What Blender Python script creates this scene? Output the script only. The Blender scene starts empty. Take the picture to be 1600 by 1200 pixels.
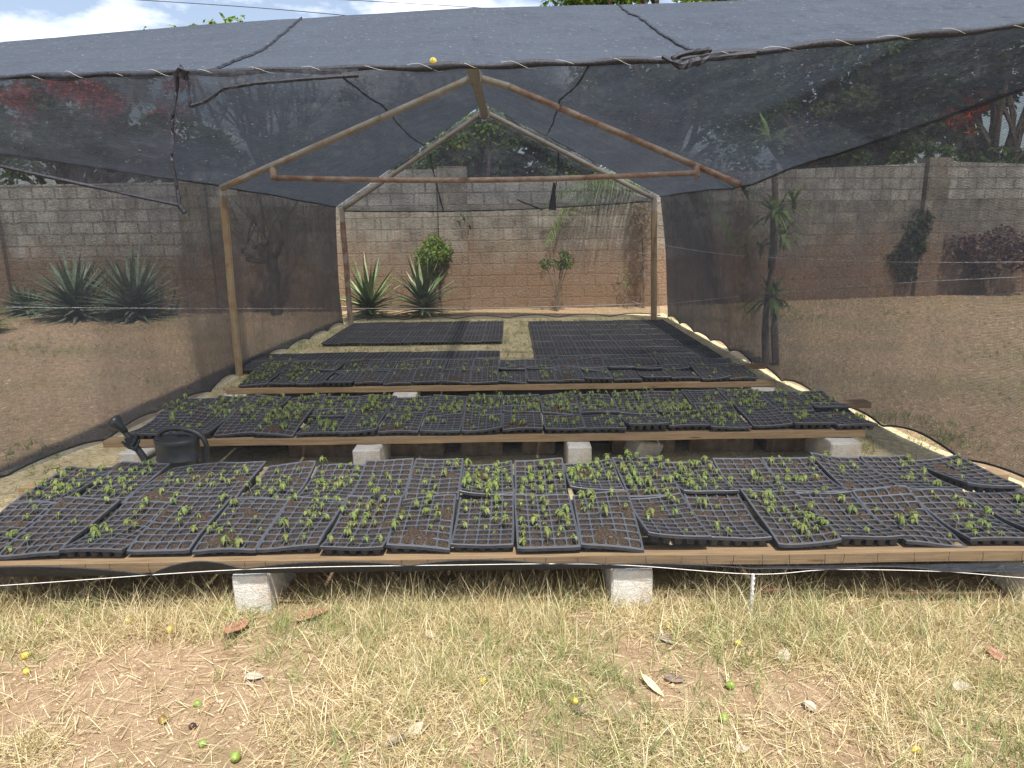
import bpy, math, random
import numpy as np
from mathutils import Vector, Matrix, noise as mnoise
R = random.Random(7)
sc = bpy.context.scene
COL = sc.collection
rad = math.radians

# ------------------------------------------------------------------ camera, sky, sun, exposure
CAM = Vector((0, 0, 1.6)); F = 1080.0; PITCH = rad(13.0); ROLL = rad(0.8)
_r = Vector((1, 0, 0)); _f = Vector((0, math.cos(PITCH), -math.sin(PITCH))); _u = Vector((0, math.sin(PITCH), math.cos(PITCH)))
_r2 = _r * math.cos(ROLL) - _u * math.sin(ROLL); _u2 = _r * math.sin(ROLL) + _u * math.cos(ROLL)
cam = bpy.data.cameras.new('camera'); camo = bpy.data.objects.new('camera', cam); COL.objects.link(camo)
cam.sensor_fit = 'HORIZONTAL'; cam.sensor_width = 36.0; cam.lens = 36.0 * F / 1600.0
cam.clip_start = 0.05; cam.clip_end = 2000
m = Matrix((_r2, _u2, -_f)).transposed().to_4x4(); m.translation = CAM
camo.matrix_world = m
sc.camera = camo

SUN_EL, SUN_AZ = rad(64), rad(163)      # azimuth measured from +Y towards +X
world = bpy.data.worlds.new("World"); sc.world = world; world.use_nodes = True
nt = world.node_tree; nt.nodes.clear()
def nn(nt, typ, ins=None, **kw):
    n = nt.nodes.new(typ)
    for k, v in kw.items(): setattr(n, k, v)
    for k, v in (ins or {}).items():
        if isinstance(v, bpy.types.NodeSocket): nt.links.new(v, n.inputs[k])
        else: n.inputs[k].default_value = v
    return n
sky = nn(nt, 'ShaderNodeTexSky', sky_type='NISHITA', sun_disc=False, sun_elevation=SUN_EL, sun_rotation=SUN_AZ, air_density=1.0, dust_density=1.6, ozone_density=1.0)
tc = nn(nt, 'ShaderNodeTexCoord')
mp = nn(nt, 'ShaderNodeMapping', {'Vector': tc.outputs['Generated'], 'Scale': (3.2, 3.2, 7.5), 'Location': (2.6, 0.9, 0.25)})
cn = nn(nt, 'ShaderNodeTexNoise', {'Vector': mp.outputs[0], 'Scale': 1.6, 'Detail': 9.0, 'Roughness': 0.55})
cr = nn(nt, 'ShaderNodeValToRGB', {'Fac': cn.outputs['Fac']})
cr.color_ramp.elements[0].position = 0.50; cr.color_ramp.elements[1].position = 0.64; cr.color_ramp.elements[0].color = (.14, .14, .14, 1)
cmix = nn(nt, 'ShaderNodeMix', {'Factor': cr.outputs['Color'], 'A': sky.outputs[0], 'B': (9.5, 9.8, 10.4, 1)}, data_type='RGBA')
nt.links.new(sky.outputs[0], cmix.inputs[6]); cmix.inputs[7].default_value = (9.5, 9.8, 10.4, 1); nt.links.new(cr.outputs['Color'], cmix.inputs[0])
bg = nn(nt, 'ShaderNodeBackground', {'Color': cmix.outputs[2], 'Strength': 0.105})
wo = nn(nt, 'ShaderNodeOutputWorld', {'Surface': bg.outputs[0]})
sun = bpy.data.lights.new('sun', 'SUN'); sun.energy = 4.6; sun.angle = rad(3.0); sun.color = (1.0, 0.955, 0.88)
suno = bpy.data.objects.new('sun', sun); COL.objects.link(suno)
sd = Vector((math.sin(SUN_AZ) * math.cos(SUN_EL), math.cos(SUN_AZ) * math.cos(SUN_EL), math.sin(SUN_EL)))
suno.rotation_euler = sd.to_track_quat('Z', 'Y').to_euler()
sc.view_settings.view_transform = 'Standard'; sc.view_settings.look = 'None'
sc.view_settings.exposure = 0.68; sc.view_settings.gamma = 1.0
sc.render.engine = 'CYCLES'
sc.cycles.transparent_max_bounces = 24; sc.cycles.max_bounces = 7; sc.cycles.diffuse_bounces = 3
sc.cycles.glossy_bounces = 2; sc.cycles.transmission_bounces = 4; sc.cycles.use_denoising = True
sc.cycles.caustics_reflective = False; sc.cycles.caustics_refractive = False

# ------------------------------------------------------------------ measuring helpers
def ray(px, py):
    return (_r2 * ((px - 800) / F) + _u2 * ((600 - py) / F) + _f)
def P(px, py, Y):
    d = ray(px, py); return CAM + d * (Y / d.y)
def G(px, py, z=0.0):
    d = ray(px, py); return CAM + d * ((z - CAM.z) / d.z)
def lerp(a, b, t): return a + (b - a) * t
def polyat(pts, u):
    for i in range(len(pts) - 1):
        if u <= pts[i + 1][0] or i == len(pts) - 2:
            t = (u - pts[i][0]) / (pts[i + 1][0] - pts[i][0])
            return pts[i][1].lerp(pts[i + 1][1], max(0, min(1, t)))
def smooth(pts, n=6):
    out = []
    for i in range(len(pts) - 1):
        p0 = pts[max(i - 1, 0)]; p1 = pts[i]; p2 = pts[i + 1]; p3 = pts[min(i + 2, len(pts) - 1)]
        for k in range(n):
            t = k / n
            out.append(0.5 * ((2 * p1) + (p2 - p0) * t + (2 * p0 - 5 * p1 + 4 * p2 - p3) * t * t + (3 * p1 - p0 - 3 * p2 + p3) * t ** 3))
    out.append(pts[-1].copy()); return out

# ------------------------------------------------------------------ object helpers
class MB:
    def __init__(s): s.v = []; s.f = []; s.m = []; s.uv = None
    def add(s, vs, fs, mi=0):
        b = len(s.v); s.v += [tuple(p) for p in vs]; s.f += [tuple(i + b for i in f) for f in fs]; s.m += [mi] * len(fs)
    def box(s, c, d, rot=None, mi=0, jit=0.0, bev=0.0):
        x, y, z = d[0] / 2, d[1] / 2, d[2] / 2; c = Vector(c)
        if bev <= 0:
            vs = [Vector((sx * x, sy * y, sz * z)) for sz in (-1, 1) for sy in (-1, 1) for sx in (-1, 1)]
            fs = [(0, 2, 3, 1), (4, 5, 7, 6), (0, 1, 5, 4), (1, 3, 7, 5), (3, 2, 6, 7), (2, 0, 4, 6)]
        else:
            vs = []; b = bev
            for sz in (-1, 1):
                for ins in ((0, 1) if sz < 0 else (1, 0)):
                    pass
            rings = [(-z, b), (-z + b, 0), (z - b, 0), (z, b)]
            for zz, i in rings:
                X, Y = x - i, y - i; k = min(b, X * .5)
                vs += [Vector(p) for p in ((-X + k, -Y, zz), (X - k, -Y, zz), (X, -Y + k, zz), (X, Y - k, zz), (X - k, Y, zz), (-X + k, Y, zz), (-X, Y - k, zz), (-X, -Y + k, zz))]
            fs = [tuple(range(7, -1, -1)), tuple(range(24, 32))]
            for r_ in range(3):
                for k in range(8):
                    a0 = r_ * 8 + k; a1 = r_ * 8 + (k + 1) % 8
                    fs.append((a0, a1, a1 + 8, a0 + 8))
        if jit: vs = [p + Vector((R.uniform(-jit, jit), R.uniform(-jit, jit), R.uniform(-jit, jit))) for p in vs]
        if rot is not None: vs = [rot @ p for p in vs]
        s.add([p + c for p in vs], fs, mi)
    def tube(s, pts, r, n=8, mi=0, cap=True, wob=0.0):
        pts = [Vector(p) for p in pts]
        rr = r if isinstance(r, (list, tuple)) else [r] * len(pts)
        up = Vector((0, 0, 1)); vs = []
        for i, p in enumerate(pts):
            t = (pts[min(i + 1, len(pts) - 1)] - pts[max(i - 1, 0)])
            if t.length < 1e-9: t = Vector((0, 0, 1))
            t.normalize()
            a = t.cross(up)
            if a.length < 0.15: a = t.cross(Vector((0, 1, 0)))
            a.normalize(); b = a.cross(t)
            for k in range(n):
                th = 2 * math.pi * k / n; q = rr[i] * (1 + (R.uniform(-wob, wob) if wob else 0))
                vs.append(p + a * math.cos(th) * q + b * math.sin(th) * q)
        fs = [(i * n + k, i * n + (k + 1) % n, (i + 1) * n + (k + 1) % n, (i + 1) * n + k) for i in range(len(pts) - 1) for k in range(n)]
        if cap and n > 2: fs += [tuple(range(n - 1, -1, -1)), tuple((len(pts) - 1) * n + k for k in range(n))]
        s.add(vs, fs, mi)
    def build(s, name, mats, parent=None, smooth=False, origin=None):
        me = bpy.data.meshes.new(name)
        v = s.v
        o = bpy.data.objects.new(name, me)
        if origin is not None:
            ox, oy, oz = origin; v = [(a - ox, b - oy, c - oz) for a, b, c in v]; o.location = origin
        me.from_pydata(v, [], s.f)
        mats = mats if isinstance(mats, (list, tuple)) else [mats]
        for mm in mats: me.materials.append(mm)
        if len(mats) > 1: me.polygons.foreach_set('material_index', s.m)
        if s.uv is not None:
            ul = me.uv_layers.new(name='UVMap'); flat = []
            for p in me.polygons:
                for li in p.loop_indices: flat += list(s.uv[me.loops[li].vertex_index])
            ul.data.foreach_set('uv', flat)
        if smooth: me.polygons.foreach_set('use_smooth', [True] * len(me.polygons))
        me.update()
        COL.objects.link(o)
        if parent is not None:
            o.parent = parent
            if origin is None: o.matrix_parent_inverse = Matrix.Identity(4)
        return o
def tag(o, label=None, cat=None, group=None, kind=None):
    if label: o['label'] = label
    if cat: o['category'] = cat
    if group: o['group'] = group
    if kind: o['kind'] = kind
    return o
def empty(name, loc=(0, 0, 0), rz=0, label=None, cat=None, group=None):
    o = bpy.data.objects.new(name, None); COL.objects.link(o); o.location = loc; o.rotation_euler = (0, 0, rz); o.empty_display_size = .1
    return tag(o, label, cat, group)
def grid(name, fn, nu, nv, mat, parent=None, smooth=True, uvs=None):
    b = MB(); uv = []
    for j in range(nv + 1):
        for i in range(nu + 1):
            p = fn(i / nu, j / nv); b.v.append(tuple(p))
    W = nu + 1
    for j in range(nv):
        for i in range(nu):
            b.f.append((j * W + i, j * W + i + 1, (j + 1) * W + i + 1, (j + 1) * W + i)); b.m.append(0)
    # uv in metres, from edge lengths
    V = [Vector(p) for p in b.v]; U = [0.0] * len(V); VV = [0.0] * len(V)
    mid = (nv // 2) * W
    for i in range(1, W): U[i] = U[i - 1] + (V[mid + i] - V[mid + i - 1]).length
    for j in range(nv + 1):
        for i in range(W):
            U[j * W + i] = U[i]
            VV[j * W + i] = 0 if j == 0 else VV[(j - 1) * W + i] + (V[j * W + nu // 2] - V[(j - 1) * W + nu // 2]).length
    b.uv = list(zip(U, VV))
    return b.build(name, mat, parent, smooth)

# ------------------------------------------------------------------ materials
def newmat(name):
    m = bpy.data.materials.new(name); m.use_nodes = True; m.node_tree.nodes.clear()
    return m, m.node_tree
def ramp(nt, fac, stops):
    r = nn(nt, 'ShaderNodeValToRGB', {'Fac': fac}); e = r.color_ramp.elements
    while len(e) < len(stops): e.new(0.5)
    for i, (p, c) in enumerate(stops): e[i].position = p; e[i].color = (*c, 1)
    return r.outputs['Color']
def mixc(nt, fac, a, b, mode='MIX'):
    n = nt.nodes.new('ShaderNodeMix'); n.data_type = 'RGBA'; n.blend_type = mode
    for idx, v in ((0, fac), (6, a), (7, b)):
        if isinstance(v, bpy.types.NodeSocket): nt.links.new(v, n.inputs[idx])
        else: n.inputs[idx].default_value = v if idx == 0 or len(v) == 4 else (*v, 1)
    return n.outputs[2]
def noi(nt, vec, scale, detail=4, rough=.5, dist=0):
    return nn(nt, 'ShaderNodeTexNoise', {'Vector': vec, 'Scale': scale, 'Detail': detail, 'Roughness': rough, 'Distortion': dist}).outputs['Fac']
def finish(nt, col, rough=.8, bump=None, bd=.01, bs=.6, spec=.3, trans=0, metal=0):
    ins = {'Base Color': col, 'Roughness': rough, 'Specular IOR Level': spec, 'Metallic': metal}
    if bump is not None:
        ins['Normal'] = nn(nt, 'ShaderNodeBump', {'Height': bump, 'Distance': bd, 'Strength': bs}).outputs[0]
    pb = nn(nt, 'ShaderNodeBsdfPrincipled', ins); out = pb.outputs[0]
    if trans:
        tl = nn(nt, 'ShaderNodeBsdfTranslucent', {'Color': col})
        out = nn(nt, 'ShaderNodeMixShader', {0: trans, 1: out, 2: tl.outputs[0]}).outputs[0]
    nn(nt, 'ShaderNodeOutputMaterial', {'Surface': out})
def simple(name, c1, c2, scale=20, rough=.8, detail=5, bump=.004, spec=.3, stretch=(1, 1, 1), metal=0, trans=0, lo=.35, hi=.65, bs=.5):
    m, nt = newmat(name); t = nn(nt, 'ShaderNodeTexCoord')
    v = nn(nt, 'ShaderNodeMapping', {'Vector': t.outputs['Object'], 'Scale': stretch}).outputs[0]
    f = noi(nt, v, scale, detail, .6)
    c = ramp(nt, f, [(lo, c1), (hi, c2)])
    finish(nt, c, rough, f if bump else None, bump, bs, spec, trans, metal); return m
def island(name, cols, rough=.7, trans=.25, spec=.2):
    m, nt = newmat(name); g = nn(nt, 'ShaderNodeNewGeometry')
    n = len(cols); c = ramp(nt, g.outputs['Random Per Island'], [(i / (n - 1), cc) for i, cc in enumerate(cols)])
    finish(nt, c, rough, None, trans=trans, spec=spec); return m
def netmat(name, op, col=(.055, .06, .07), fold=.25, trans=.35, dust=0.0):
    m, nt = newmat(name)
    uv = nn(nt, 'ShaderNodeTexCoord').outputs['UV']
    g = nn(nt, 'ShaderNodeNewGeometry')
    dot = nn(nt, 'ShaderNodeVectorMath', {0: g.outputs['Normal'], 1: g.outputs['Incoming']}, operation='DOT_PRODUCT').outputs['Value']
    ab = nn(nt, 'ShaderNodeMath', {0: dot}, operation='ABSOLUTE').outputs[0]
    cl = nn(nt, 'ShaderNodeMath', {0: ab, 1: .12}, operation='MAXIMUM').outputs[0]
    inv = nn(nt, 'ShaderNodeMath', {0: 1.0, 1: cl}, operation='DIVIDE').outputs[0]
    def stretched(sx, sy, det=2):
        mpn = nn(nt, 'ShaderNodeMapping', {'Vector': uv, 'Scale': (sx, sy, 1)}).outputs[0]
        return noi(nt, mpn, 1.0, det, .5)
    a = stretched(20, 260); b = stretched(230, 17); c = stretched(2.2, 2.8, 4)
    wv = nn(nt, 'ShaderNodeTexWave', {'Vector': uv, 'Scale': 40.0, 'Distortion': 1.2, 'Detail': 1.0, 'Detail Scale': .6}, bands_direction='Y').outputs['Fac']
    def madd(x, k, y): return nn(nt, 'ShaderNodeMath', {0: x, 1: k, 2: y}, operation='MULTIPLY_ADD').outputs[0]
    s_ = madd(a, .95, madd(b, .6, madd(c, fold * 2, madd(wv, .42, 1 - .475 - .3 - fold - .21))))
    # transmission at normal incidence, thinned and thickened by the weave
    opn = nn(nt, 'ShaderNodeMath', {0: s_, 1: op}, operation='MULTIPLY', use_clamp=True).outputs[0]
    tr = nn(nt, 'ShaderNodeMath', {0: 1.0, 1: opn}, operation='SUBTRACT', use_clamp=True).outputs[0]
    T = nn(nt, 'ShaderNodeMath', {0: tr, 1: inv}, operation='POWER', use_clamp=True).outputs[0]
    cc = mixc(nt, ramp(nt, c, [(.3, (0, 0, 0)), (.7, (1, 1, 1))]), tuple(x * .62 for x in col), tuple(x * .9 for x in col))
    cc = mixc(nt, ramp(nt, madd(a, .5, madd(b, .5, 0.0)), [(.36, (0, 0, 0)), (.64, (.75,) * 3)]), cc, tuple(x * 1.55 for x in col))
    if dust:
        dn = noi(nt, uv, 38, 3, .55)
        cc = mixc(nt, ramp(nt, dn, [(.665, (0, 0, 0)), (.70, (dust,) * 3)]), cc, (.5, .48, .42, 1))
    bmp = nn(nt, 'ShaderNodeBump', {'Height': madd(c, 1.0, madd(stretched(5, .8, 3), .6, 0.0)), 'Distance': .16, 'Strength': .8}).outputs[0]
    df = nn(nt, 'ShaderNodeBsdfPrincipled', {'Normal': bmp, 'Base Color': cc, 'Roughness': .55, 'Specular IOR Level': .35}).outputs[0]
    tl = nn(nt, 'ShaderNodeBsdfTranslucent', {'Color': cc}).outputs[0]
    so = nn(nt, 'ShaderNodeMixShader', {0: trans, 1: df, 2: tl}).outputs[0]
    tp = nn(nt, 'ShaderNodeBsdfTransparent').outputs[0]
    nn(nt, 'ShaderNodeOutputMaterial', {'Surface': nn(nt, 'ShaderNodeMixShader', {0: T, 1: so, 2: tp}).outputs[0]})
    return m
M = {}
M['net_roof'] = netmat('roof shade net', .70, (.060, .074, .100), .2, .30, dust=.8)
M['net_front'] = netmat('front shade net', .135, (.030, .034, .042), .12)
M['net_side'] = netmat('side shade net', .56, (.050, .060, .080), .16, .25)
M['net_flap'] = netmat('loose net flap', .32, (.05, .055, .068), .15)
M['net_gable'] = netmat('gable net', .68, (.085, .10, .13), .12)
M['net_rear'] = netmat('rear net', .27, (.09, .095, .105), .08)
M['net_skirt'] = netmat('folded net skirt', .90, (.03, .033, .04), .12)
M['rope'] = simple('black rolled net edge', (.012, .013, .018), (.035, .038, .05), 90, .6)
M['string'] = simple('white twine', (.55, .53, .48), (.75, .73, .68), 60, .7)
M['wire'] = simple('grey tie wire', (.5, .5, .5), (.7, .69, .66), 60, .5)

def pipe_mat(name, paint, rust, lo, hi):
    m, nt = newmat(name); t = nn(nt, 'ShaderNodeTexCoord').outputs['Object']
    f = noi(nt, t, 7, 8, .65, .4); f2 = noi(nt, t, 45, 4, .6)
    c = mixc(nt, ramp(nt, f, [(lo, (0, 0, 0)), (hi, (1, 1, 1))]), mixc(nt, f2, paint, tuple(x * .7 for x in paint)), mixc(nt, f2, rust, tuple(x * 1.5 for x in rust)))
    finish(nt, c, .7, f2, .002, .6, .3); return m
M['pipe_pale'] = pipe_mat('pale weathered pipe', (.47, .45, .39), (.30, .20, .13), .52, .66)
M['pipe_rust'] = pipe_mat('rusty pipe', (.46, .38, .31), (.20, .10, .065), .42, .62)
M['post_wood'] = pipe_mat('weathered yellow post', (.50, .38, .23), (.28, .15, .08), .50, .66)

def wood(name, c1, c2):
    m, nt = newmat(name); t = nn(nt, 'ShaderNodeTexCoord').outputs['Object']
    v = nn(nt, 'ShaderNodeMapping', {'Vector': t, 'Scale': (1.2, 22, 26)}).outputs[0]
    f = noi(nt, v, 3.0, 8, .65, .8); f2 = noi(nt, t, 1.7, 4, .6)
    c = mixc(nt, f2, ramp(nt, f, [(.3, c1), (.7, c2)]), ramp(nt, f, [(.3, tuple(x * .7 for x in c1)), (.7, tuple(x * .75 for x in c2))]))
    k = nn(nt, 'ShaderNodeTexVoronoi', {'Vector': nn(nt, 'ShaderNodeMapping', {'Vector': t, 'Scale': (1.1, 6, 9)}).outputs[0], 'Scale': 1.5}).outputs['Distance']
    c = mixc(nt, ramp(nt, k, [(.03, (1, 1, 1)), (.10, (0, 0, 0))]), c, (.12, .06, .03, 1))
    finish(nt, c, .75, f, .003, .5, .2); return m
M['wood'] = wood('sawn pine', (.25, .165, .09), (.45, .32, .19))

def concrete():
    m, nt = newmat('concrete block'); t = nn(nt, 'ShaderNodeTexCoord').outputs['Object']
    f = noi(nt, t, 9, 6, .7); p = nn(nt, 'ShaderNodeTexVoronoi', {'Vector': t, 'Scale': 130.0}).outputs['Distance']; f3 = noi(nt, t, 120, 3, .6)
    c = ramp(nt, f, [(.3, (.50, .48, .44)), (.7, (.68, .66, .62))])
    c = mixc(nt, ramp(nt, p, [(.12, (.75,) * 3), (.32, (0, 0, 0))]), c, (.13, .12, .11, 1))
    c = mixc(nt, ramp(nt, f3, [(.58, (0, 0, 0)), (.68, (.6,) * 3)]), c, (.72, .70, .66, 1))
    st = noi(nt, t, 5.5, 3, .5)
    c = mixc(nt, ramp(nt, noi(nt, t, 14, 5, .7), [(.5, (0, 0, 0)), (.7, (.5,) * 3)]), c, (.27, .22, .17, 1))
    c = mixc(nt, ramp(nt, st, [(.55, (0, 0, 0)), (.75, (.7,) * 3)]), c, (.46, .30, .15, 1))
    finish(nt, c, .95, nn(nt, 'ShaderNodeMath', {0: p, 1: f3}, operation='ADD').outputs[0], .0022, .8, .1); return m
M['shaded_block'] = simple('shade toned block', (.13, .095, .065), (.26, .20, .145), 16, .95, 7, .003, .1)  # dark brown with the shade under the bench put into the colour
M['concrete'] = concrete()
def plastic(name, base, rough, dusty):
    m, nt = newmat(name); t = nn(nt, 'ShaderNodeTexCoord').outputs['Object']
    f = noi(nt, t, 14, 5, .65); f2 = noi(nt, t, 160, 2, .6)
    c = mixc(nt, ramp(nt, f, [(.42, (0, 0, 0)), (.75, (dusty,) * 3)]), base, (.13, .10, .075, 1))
    c = mixc(nt, ramp(nt, f2, [(.60, (0, 0, 0)), (.68, (dusty,) * 3)]), c, (.16, .11, .075, 1))
    rg = ramp(nt, f, [(.3, (rough,) * 3), (.8, (min(1, rough + .35),) * 3)])
    finish(nt, c, rg, f2, .0006, .4, .55); return m
M['tray'] = plastic('black tray plastic', (.030, .034, .044, 1), .33, .35)
M['tray_old'] = plastic('dusty tray plastic', (.028, .029, .034, 1), .45, .6)
M['tray_rib'] = plastic('highlit tray ridges', (.100, .112, .138, 1), .34, .35)  # pale blue-grey colour carries the sky highlights along the ridges
M['can'] = plastic('watering can plastic', (.026, .030, .035, 1), .26, .15)
M['soil'] = simple('potting soil', (.028, .020, .015), (.135, .098, .072), 130, .95, 6, .004, .15, lo=.38, hi=.72)
M['soil_far'] = simple('dark wet soil', (.016, .013, .012), (.055, .042, .034), 110, .95, 5, .004, .15)
M['leaf'] = island('seedling leaf', [(.12, .20, .045), (.23, .33, .08), (.34, .44, .14), (.18, .27, .07), (.46, .47, .18), (.28, .32, .10)], .5, .35)
M['stem'] = simple('seedling stem', (.28, .34, .12), (.40, .36, .20), 60, .6)

def ground():
    m, nt = newmat('dry red soil'); t = nn(nt, 'ShaderNodeTexCoord').outputs['Object']
    a = noi(nt, t, .7, 6, .6); b = noi(nt, t, 13, 10, .78, .4); c_ = noi(nt, t, 75, 6, .75)
    c = ramp(nt, b, [(.30, (.30, .195, .118)), (.46, (.50, .345, .215)), (.60, (.64, .465, .30)), (.75, (.72, .56, .39))])
    sp = nn(nt, 'ShaderNodeSeparateXYZ', {0: t})
    # leaf litter and thin dry grass tint in broad patches
    c = mixc(nt, ramp(nt, a, [(.45, (0, 0, 0)), (.62, (.65,) * 3)]), c, ramp(nt, b, [(.3, (.26, .20, .10)), (.7, (.46, .40, .22))]))
    c = mixc(nt, ramp(nt, c_, [(.56, (0, 0, 0)), (.72, (.55,) * 3)]), c, (.12, .07, .045, 1))
    finish(nt, c, .95, nn(nt, 'ShaderNodeMath', {0: b, 1: c_}, operation='ADD').outputs[0], .03, .9, .1); return m
M['ground'] = ground()
M['crumb'] = island('soil crumb', [(.28, .18, .11), (.58, .42, .28), (.44, .31, .20), (.20, .13, .09)], .95, 0)
M['straw_bed'] = simple('trodden straw', (.44, .35, .20), (.72, .62, .40), 34, .9, 8, .01, .15)
M['dry'] = island('dry grass', [(.26, .19, .09), (.55, .45, .23), (.74, .64, .38), (.85, .77, .54), (.36, .27, .13), (.66, .58, .33)], .7, .3)
M['green'] = island('fresh grass', [(.15, .22, .06), (.28, .35, .11), (.42, .46, .19), (.19, .28, .12), (.50, .50, .25)], .6, .35)

def blockwall(name, light, dark, stain, mort):
    m, nt = newmat(name); uv = nn(nt, 'ShaderNodeTexCoord').outputs['UV']
    dn = nn(nt, 'ShaderNodeTexNoise', {'Vector': uv, 'Scale': 5.0, 'Detail': 3.0})
    dv = nn(nt, 'ShaderNodeVectorMath', {0: dn.outputs['Color'], 1: (.03, .03, 0)}, operation='MULTIPLY').outputs[0]
    wv = nn(nt, 'ShaderNodeVectorMath', {0: uv, 1: dv}, operation='ADD').outputs[0]
    br = nn(nt, 'ShaderNodeTexBrick', {'Vector': wv, 'Color1': (*light, 1), 'Color2': (*dark, 1), 'Mortar': (*mort, 1), 'Scale': 1.0, 'Mortar Size': .016, 'Mortar Smooth': .3, 'Bias': -.1, 'Brick Width': .44, 'Row Height': .22})
    a = noi(nt, uv, 2.2, 7, .65); b = noi(nt, uv, 26, 5, .65)
    c = mixc(nt, ramp(nt, b, [(.3, (0, 0, 0)), (.75, (.6,) * 3)]), br.outputs['Color'], tuple(x * 1.35 for x in light))
    c = mixc(nt, ramp(nt, a, [(.40, (0, 0, 0)), (.66, (.7,) * 3)]), c, tuple(x * .5 for x in dark))
    dr_ = noi(nt, nn(nt, 'ShaderNodeMapping', {'Vector': uv, 'Scale': (7, .5, 1)}).outputs[0], 1.5, 5, .6)
    c = mixc(nt, ramp(nt, dr_, [(.52, (0, 0, 0)), (.72, (.6,) * 3)]), c, tuple(x * .45 for x in dark))
    if stain:
        z = nn(nt, 'ShaderNodeSeparateXYZ', {0: uv}).outputs['Y']
        zz = nn(nt, 'ShaderNodeMath', {0: noi(nt, nn(nt, 'ShaderNodeMapping', {'Vector': uv, 'Scale': (3.2, .8, 1)}).outputs[0], 1.6, 6, .6), 1: -1.5, 2: z}, operation='MULTIPLY_ADD').outputs[0]
        f = ramp(nt, zz, [(0.0, (.8,) * 3), (.85, (0, 0, 0))])
        c = mixc(nt, f, c, ramp(nt, b, [(.3, (.19, .112, .066)), (.7, (.33, .215, .135))]))
    h = nn(nt, 'ShaderNodeMath', {0: br.outputs['Fac'], 1: -.8, 2: b}, operation='MULTIPLY_ADD').outputs[0]
    finish(nt, c, .95, h, .03, .8, .1); return m
M['wall_up'] = blockwall('new grey blocks', (.42, .405, .37), (.28, .265, .24), False, (.15, .135, .12))
M['wall_low'] = blockwall('old stained blocks', (.31, .285, .24), (.18, .162, .135), True, (.22, .18, .13))
M['wall_grey'] = blockwall('grey blocks stained low', (.46, .445, .41), (.34, .325, .295), True, (.13, .115, .10))
M['bark'] = simple('grey brown bark', (.12, .085, .06), (.28, .22, .16), 14, .9, 6, .02, .1, (1, 1, .25))
M['bark_dark'] = simple('dark bark', (.06, .045, .035), (.15, .115, .09), 12, .9, 6, .02, .1, (1, 1, .25))
M['lf_green'] = island('tree leaves', [(.03, .06, .015), (.06, .11, .025), (.10, .17, .04), (.15, .23, .06)], .55, .35)
M['lf_bright'] = island('bright tree leaves', [(.07, .13, .02), (.14, .24, .04), (.22, .32, .06), (.30, .36, .08)], .5, .4)
M['lf_red'] = island('red blossom', [(.40, .03, .015), (.58, .05, .02), (.62, .10, .04), (.28, .03, .02)], .6, .3)
M['lf_dark'] = island('dark leaves', [(.02, .035, .015), (.045, .07, .025), (.07, .10, .04)], .5, .25)
M['lf_purple'] = island('purple leaves', [(.06, .025, .03), (.12, .05, .05), (.20, .14, .14)], .45, .2)
M['lf_palm'] = island('palm leaflets', [(.12, .20, .05), (.20, .30, .08), (.30, .38, .13)], .5, .35)
M['agave'] = simple('blue green blade', (.09, .14, .085), (.23, .30, .19), 8, .5, 4, .002, .4)
M['yucca'] = simple('green sword blade', (.07, .13, .035), (.18, .27, .09), 8, .5, 4, .002, .4)
M['yucca_edge'] = simple('pale blade', (.30, .36, .18), (.42, .46, .26), 8, .5, 4, .002, .4)

# ------------------------------------------------------------------ ground
def hz(x, y):
    return .022 * mnoise.noise(Vector((x * .8, y * .8, 3))) + .012 * mnoise.noise(Vector((x * 3.1, y * 3.1, 9))) + .006 * mnoise.noise(Vector((x * 9, y * 9, 1)))
def build_ground():
    xs = [-400, -120, -40, -16] + list(np.linspace(-9, 9, 200)) + [16, 40, 120, 400]
    ys = [-60, -8] + list(np.linspace(1.2, 4.2, 70)) + list(np.linspace(4.3, 18, 120)) + [24, 40, 90, 200, 600]
    b = MB(); W = len(xs)
    for y in ys:
        for x in xs:
            near = 1 if (abs(x) < 9 and 1.1 < y < 18) else 0
            b.v.append((x, y, hz(x, y) * near * (1 if y < 8 else .5)))
    for j in range(len(ys) - 1):
        for i in range(W - 1): b.f.append((j * W + i, j * W + i + 1, (j + 1) * W + i + 1, (j + 1) * W + i)); b.m.append(0)
    tag(b.build('ground', M['ground'], smooth=True), kind='structure')
build_ground()
# straw covered floor of the shade house
b = MB(); nx, ny = 40, 64
lft = [G(0, 752), G(190, 684), G(330, 620), G(400, 570), G(545, 506)]; rgt = [G(1600, 768), G(1440, 702), G(1200, 590), G(1140, 553), G(1035, 495)]
def xat(pl, y):
    for a, c in zip(pl, pl[1:]):
        if y <= c.y or c is pl[-1]:
            t = (y - a.y) / (c.y - a.y); return a.x + (c.x - a.x) * max(-.6, min(1.1, t))
for j in range(ny + 1):
    y = lerp(3.2, 12.3, j / ny)
    for i in range(nx + 1):
        x = lerp(xat(lft, y) - .10, xat(rgt, y) + .10, i / nx)
        b.v.append((x, y + .08 * mnoise.noise(Vector((x * 4, y, 5))), hz(x, y) * (1 if y < 8 else .5) + .012))
for j in range(ny):
    for i in range(nx): W = nx + 1; b.f.append((j * W + i, j * W + i + 1, (j + 1) * W + i + 1, (j + 1) * W + i)); b.m.append(0)
tag(b.build('straw_floor', M['straw_bed'], smooth=True), kind='structure')

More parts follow.
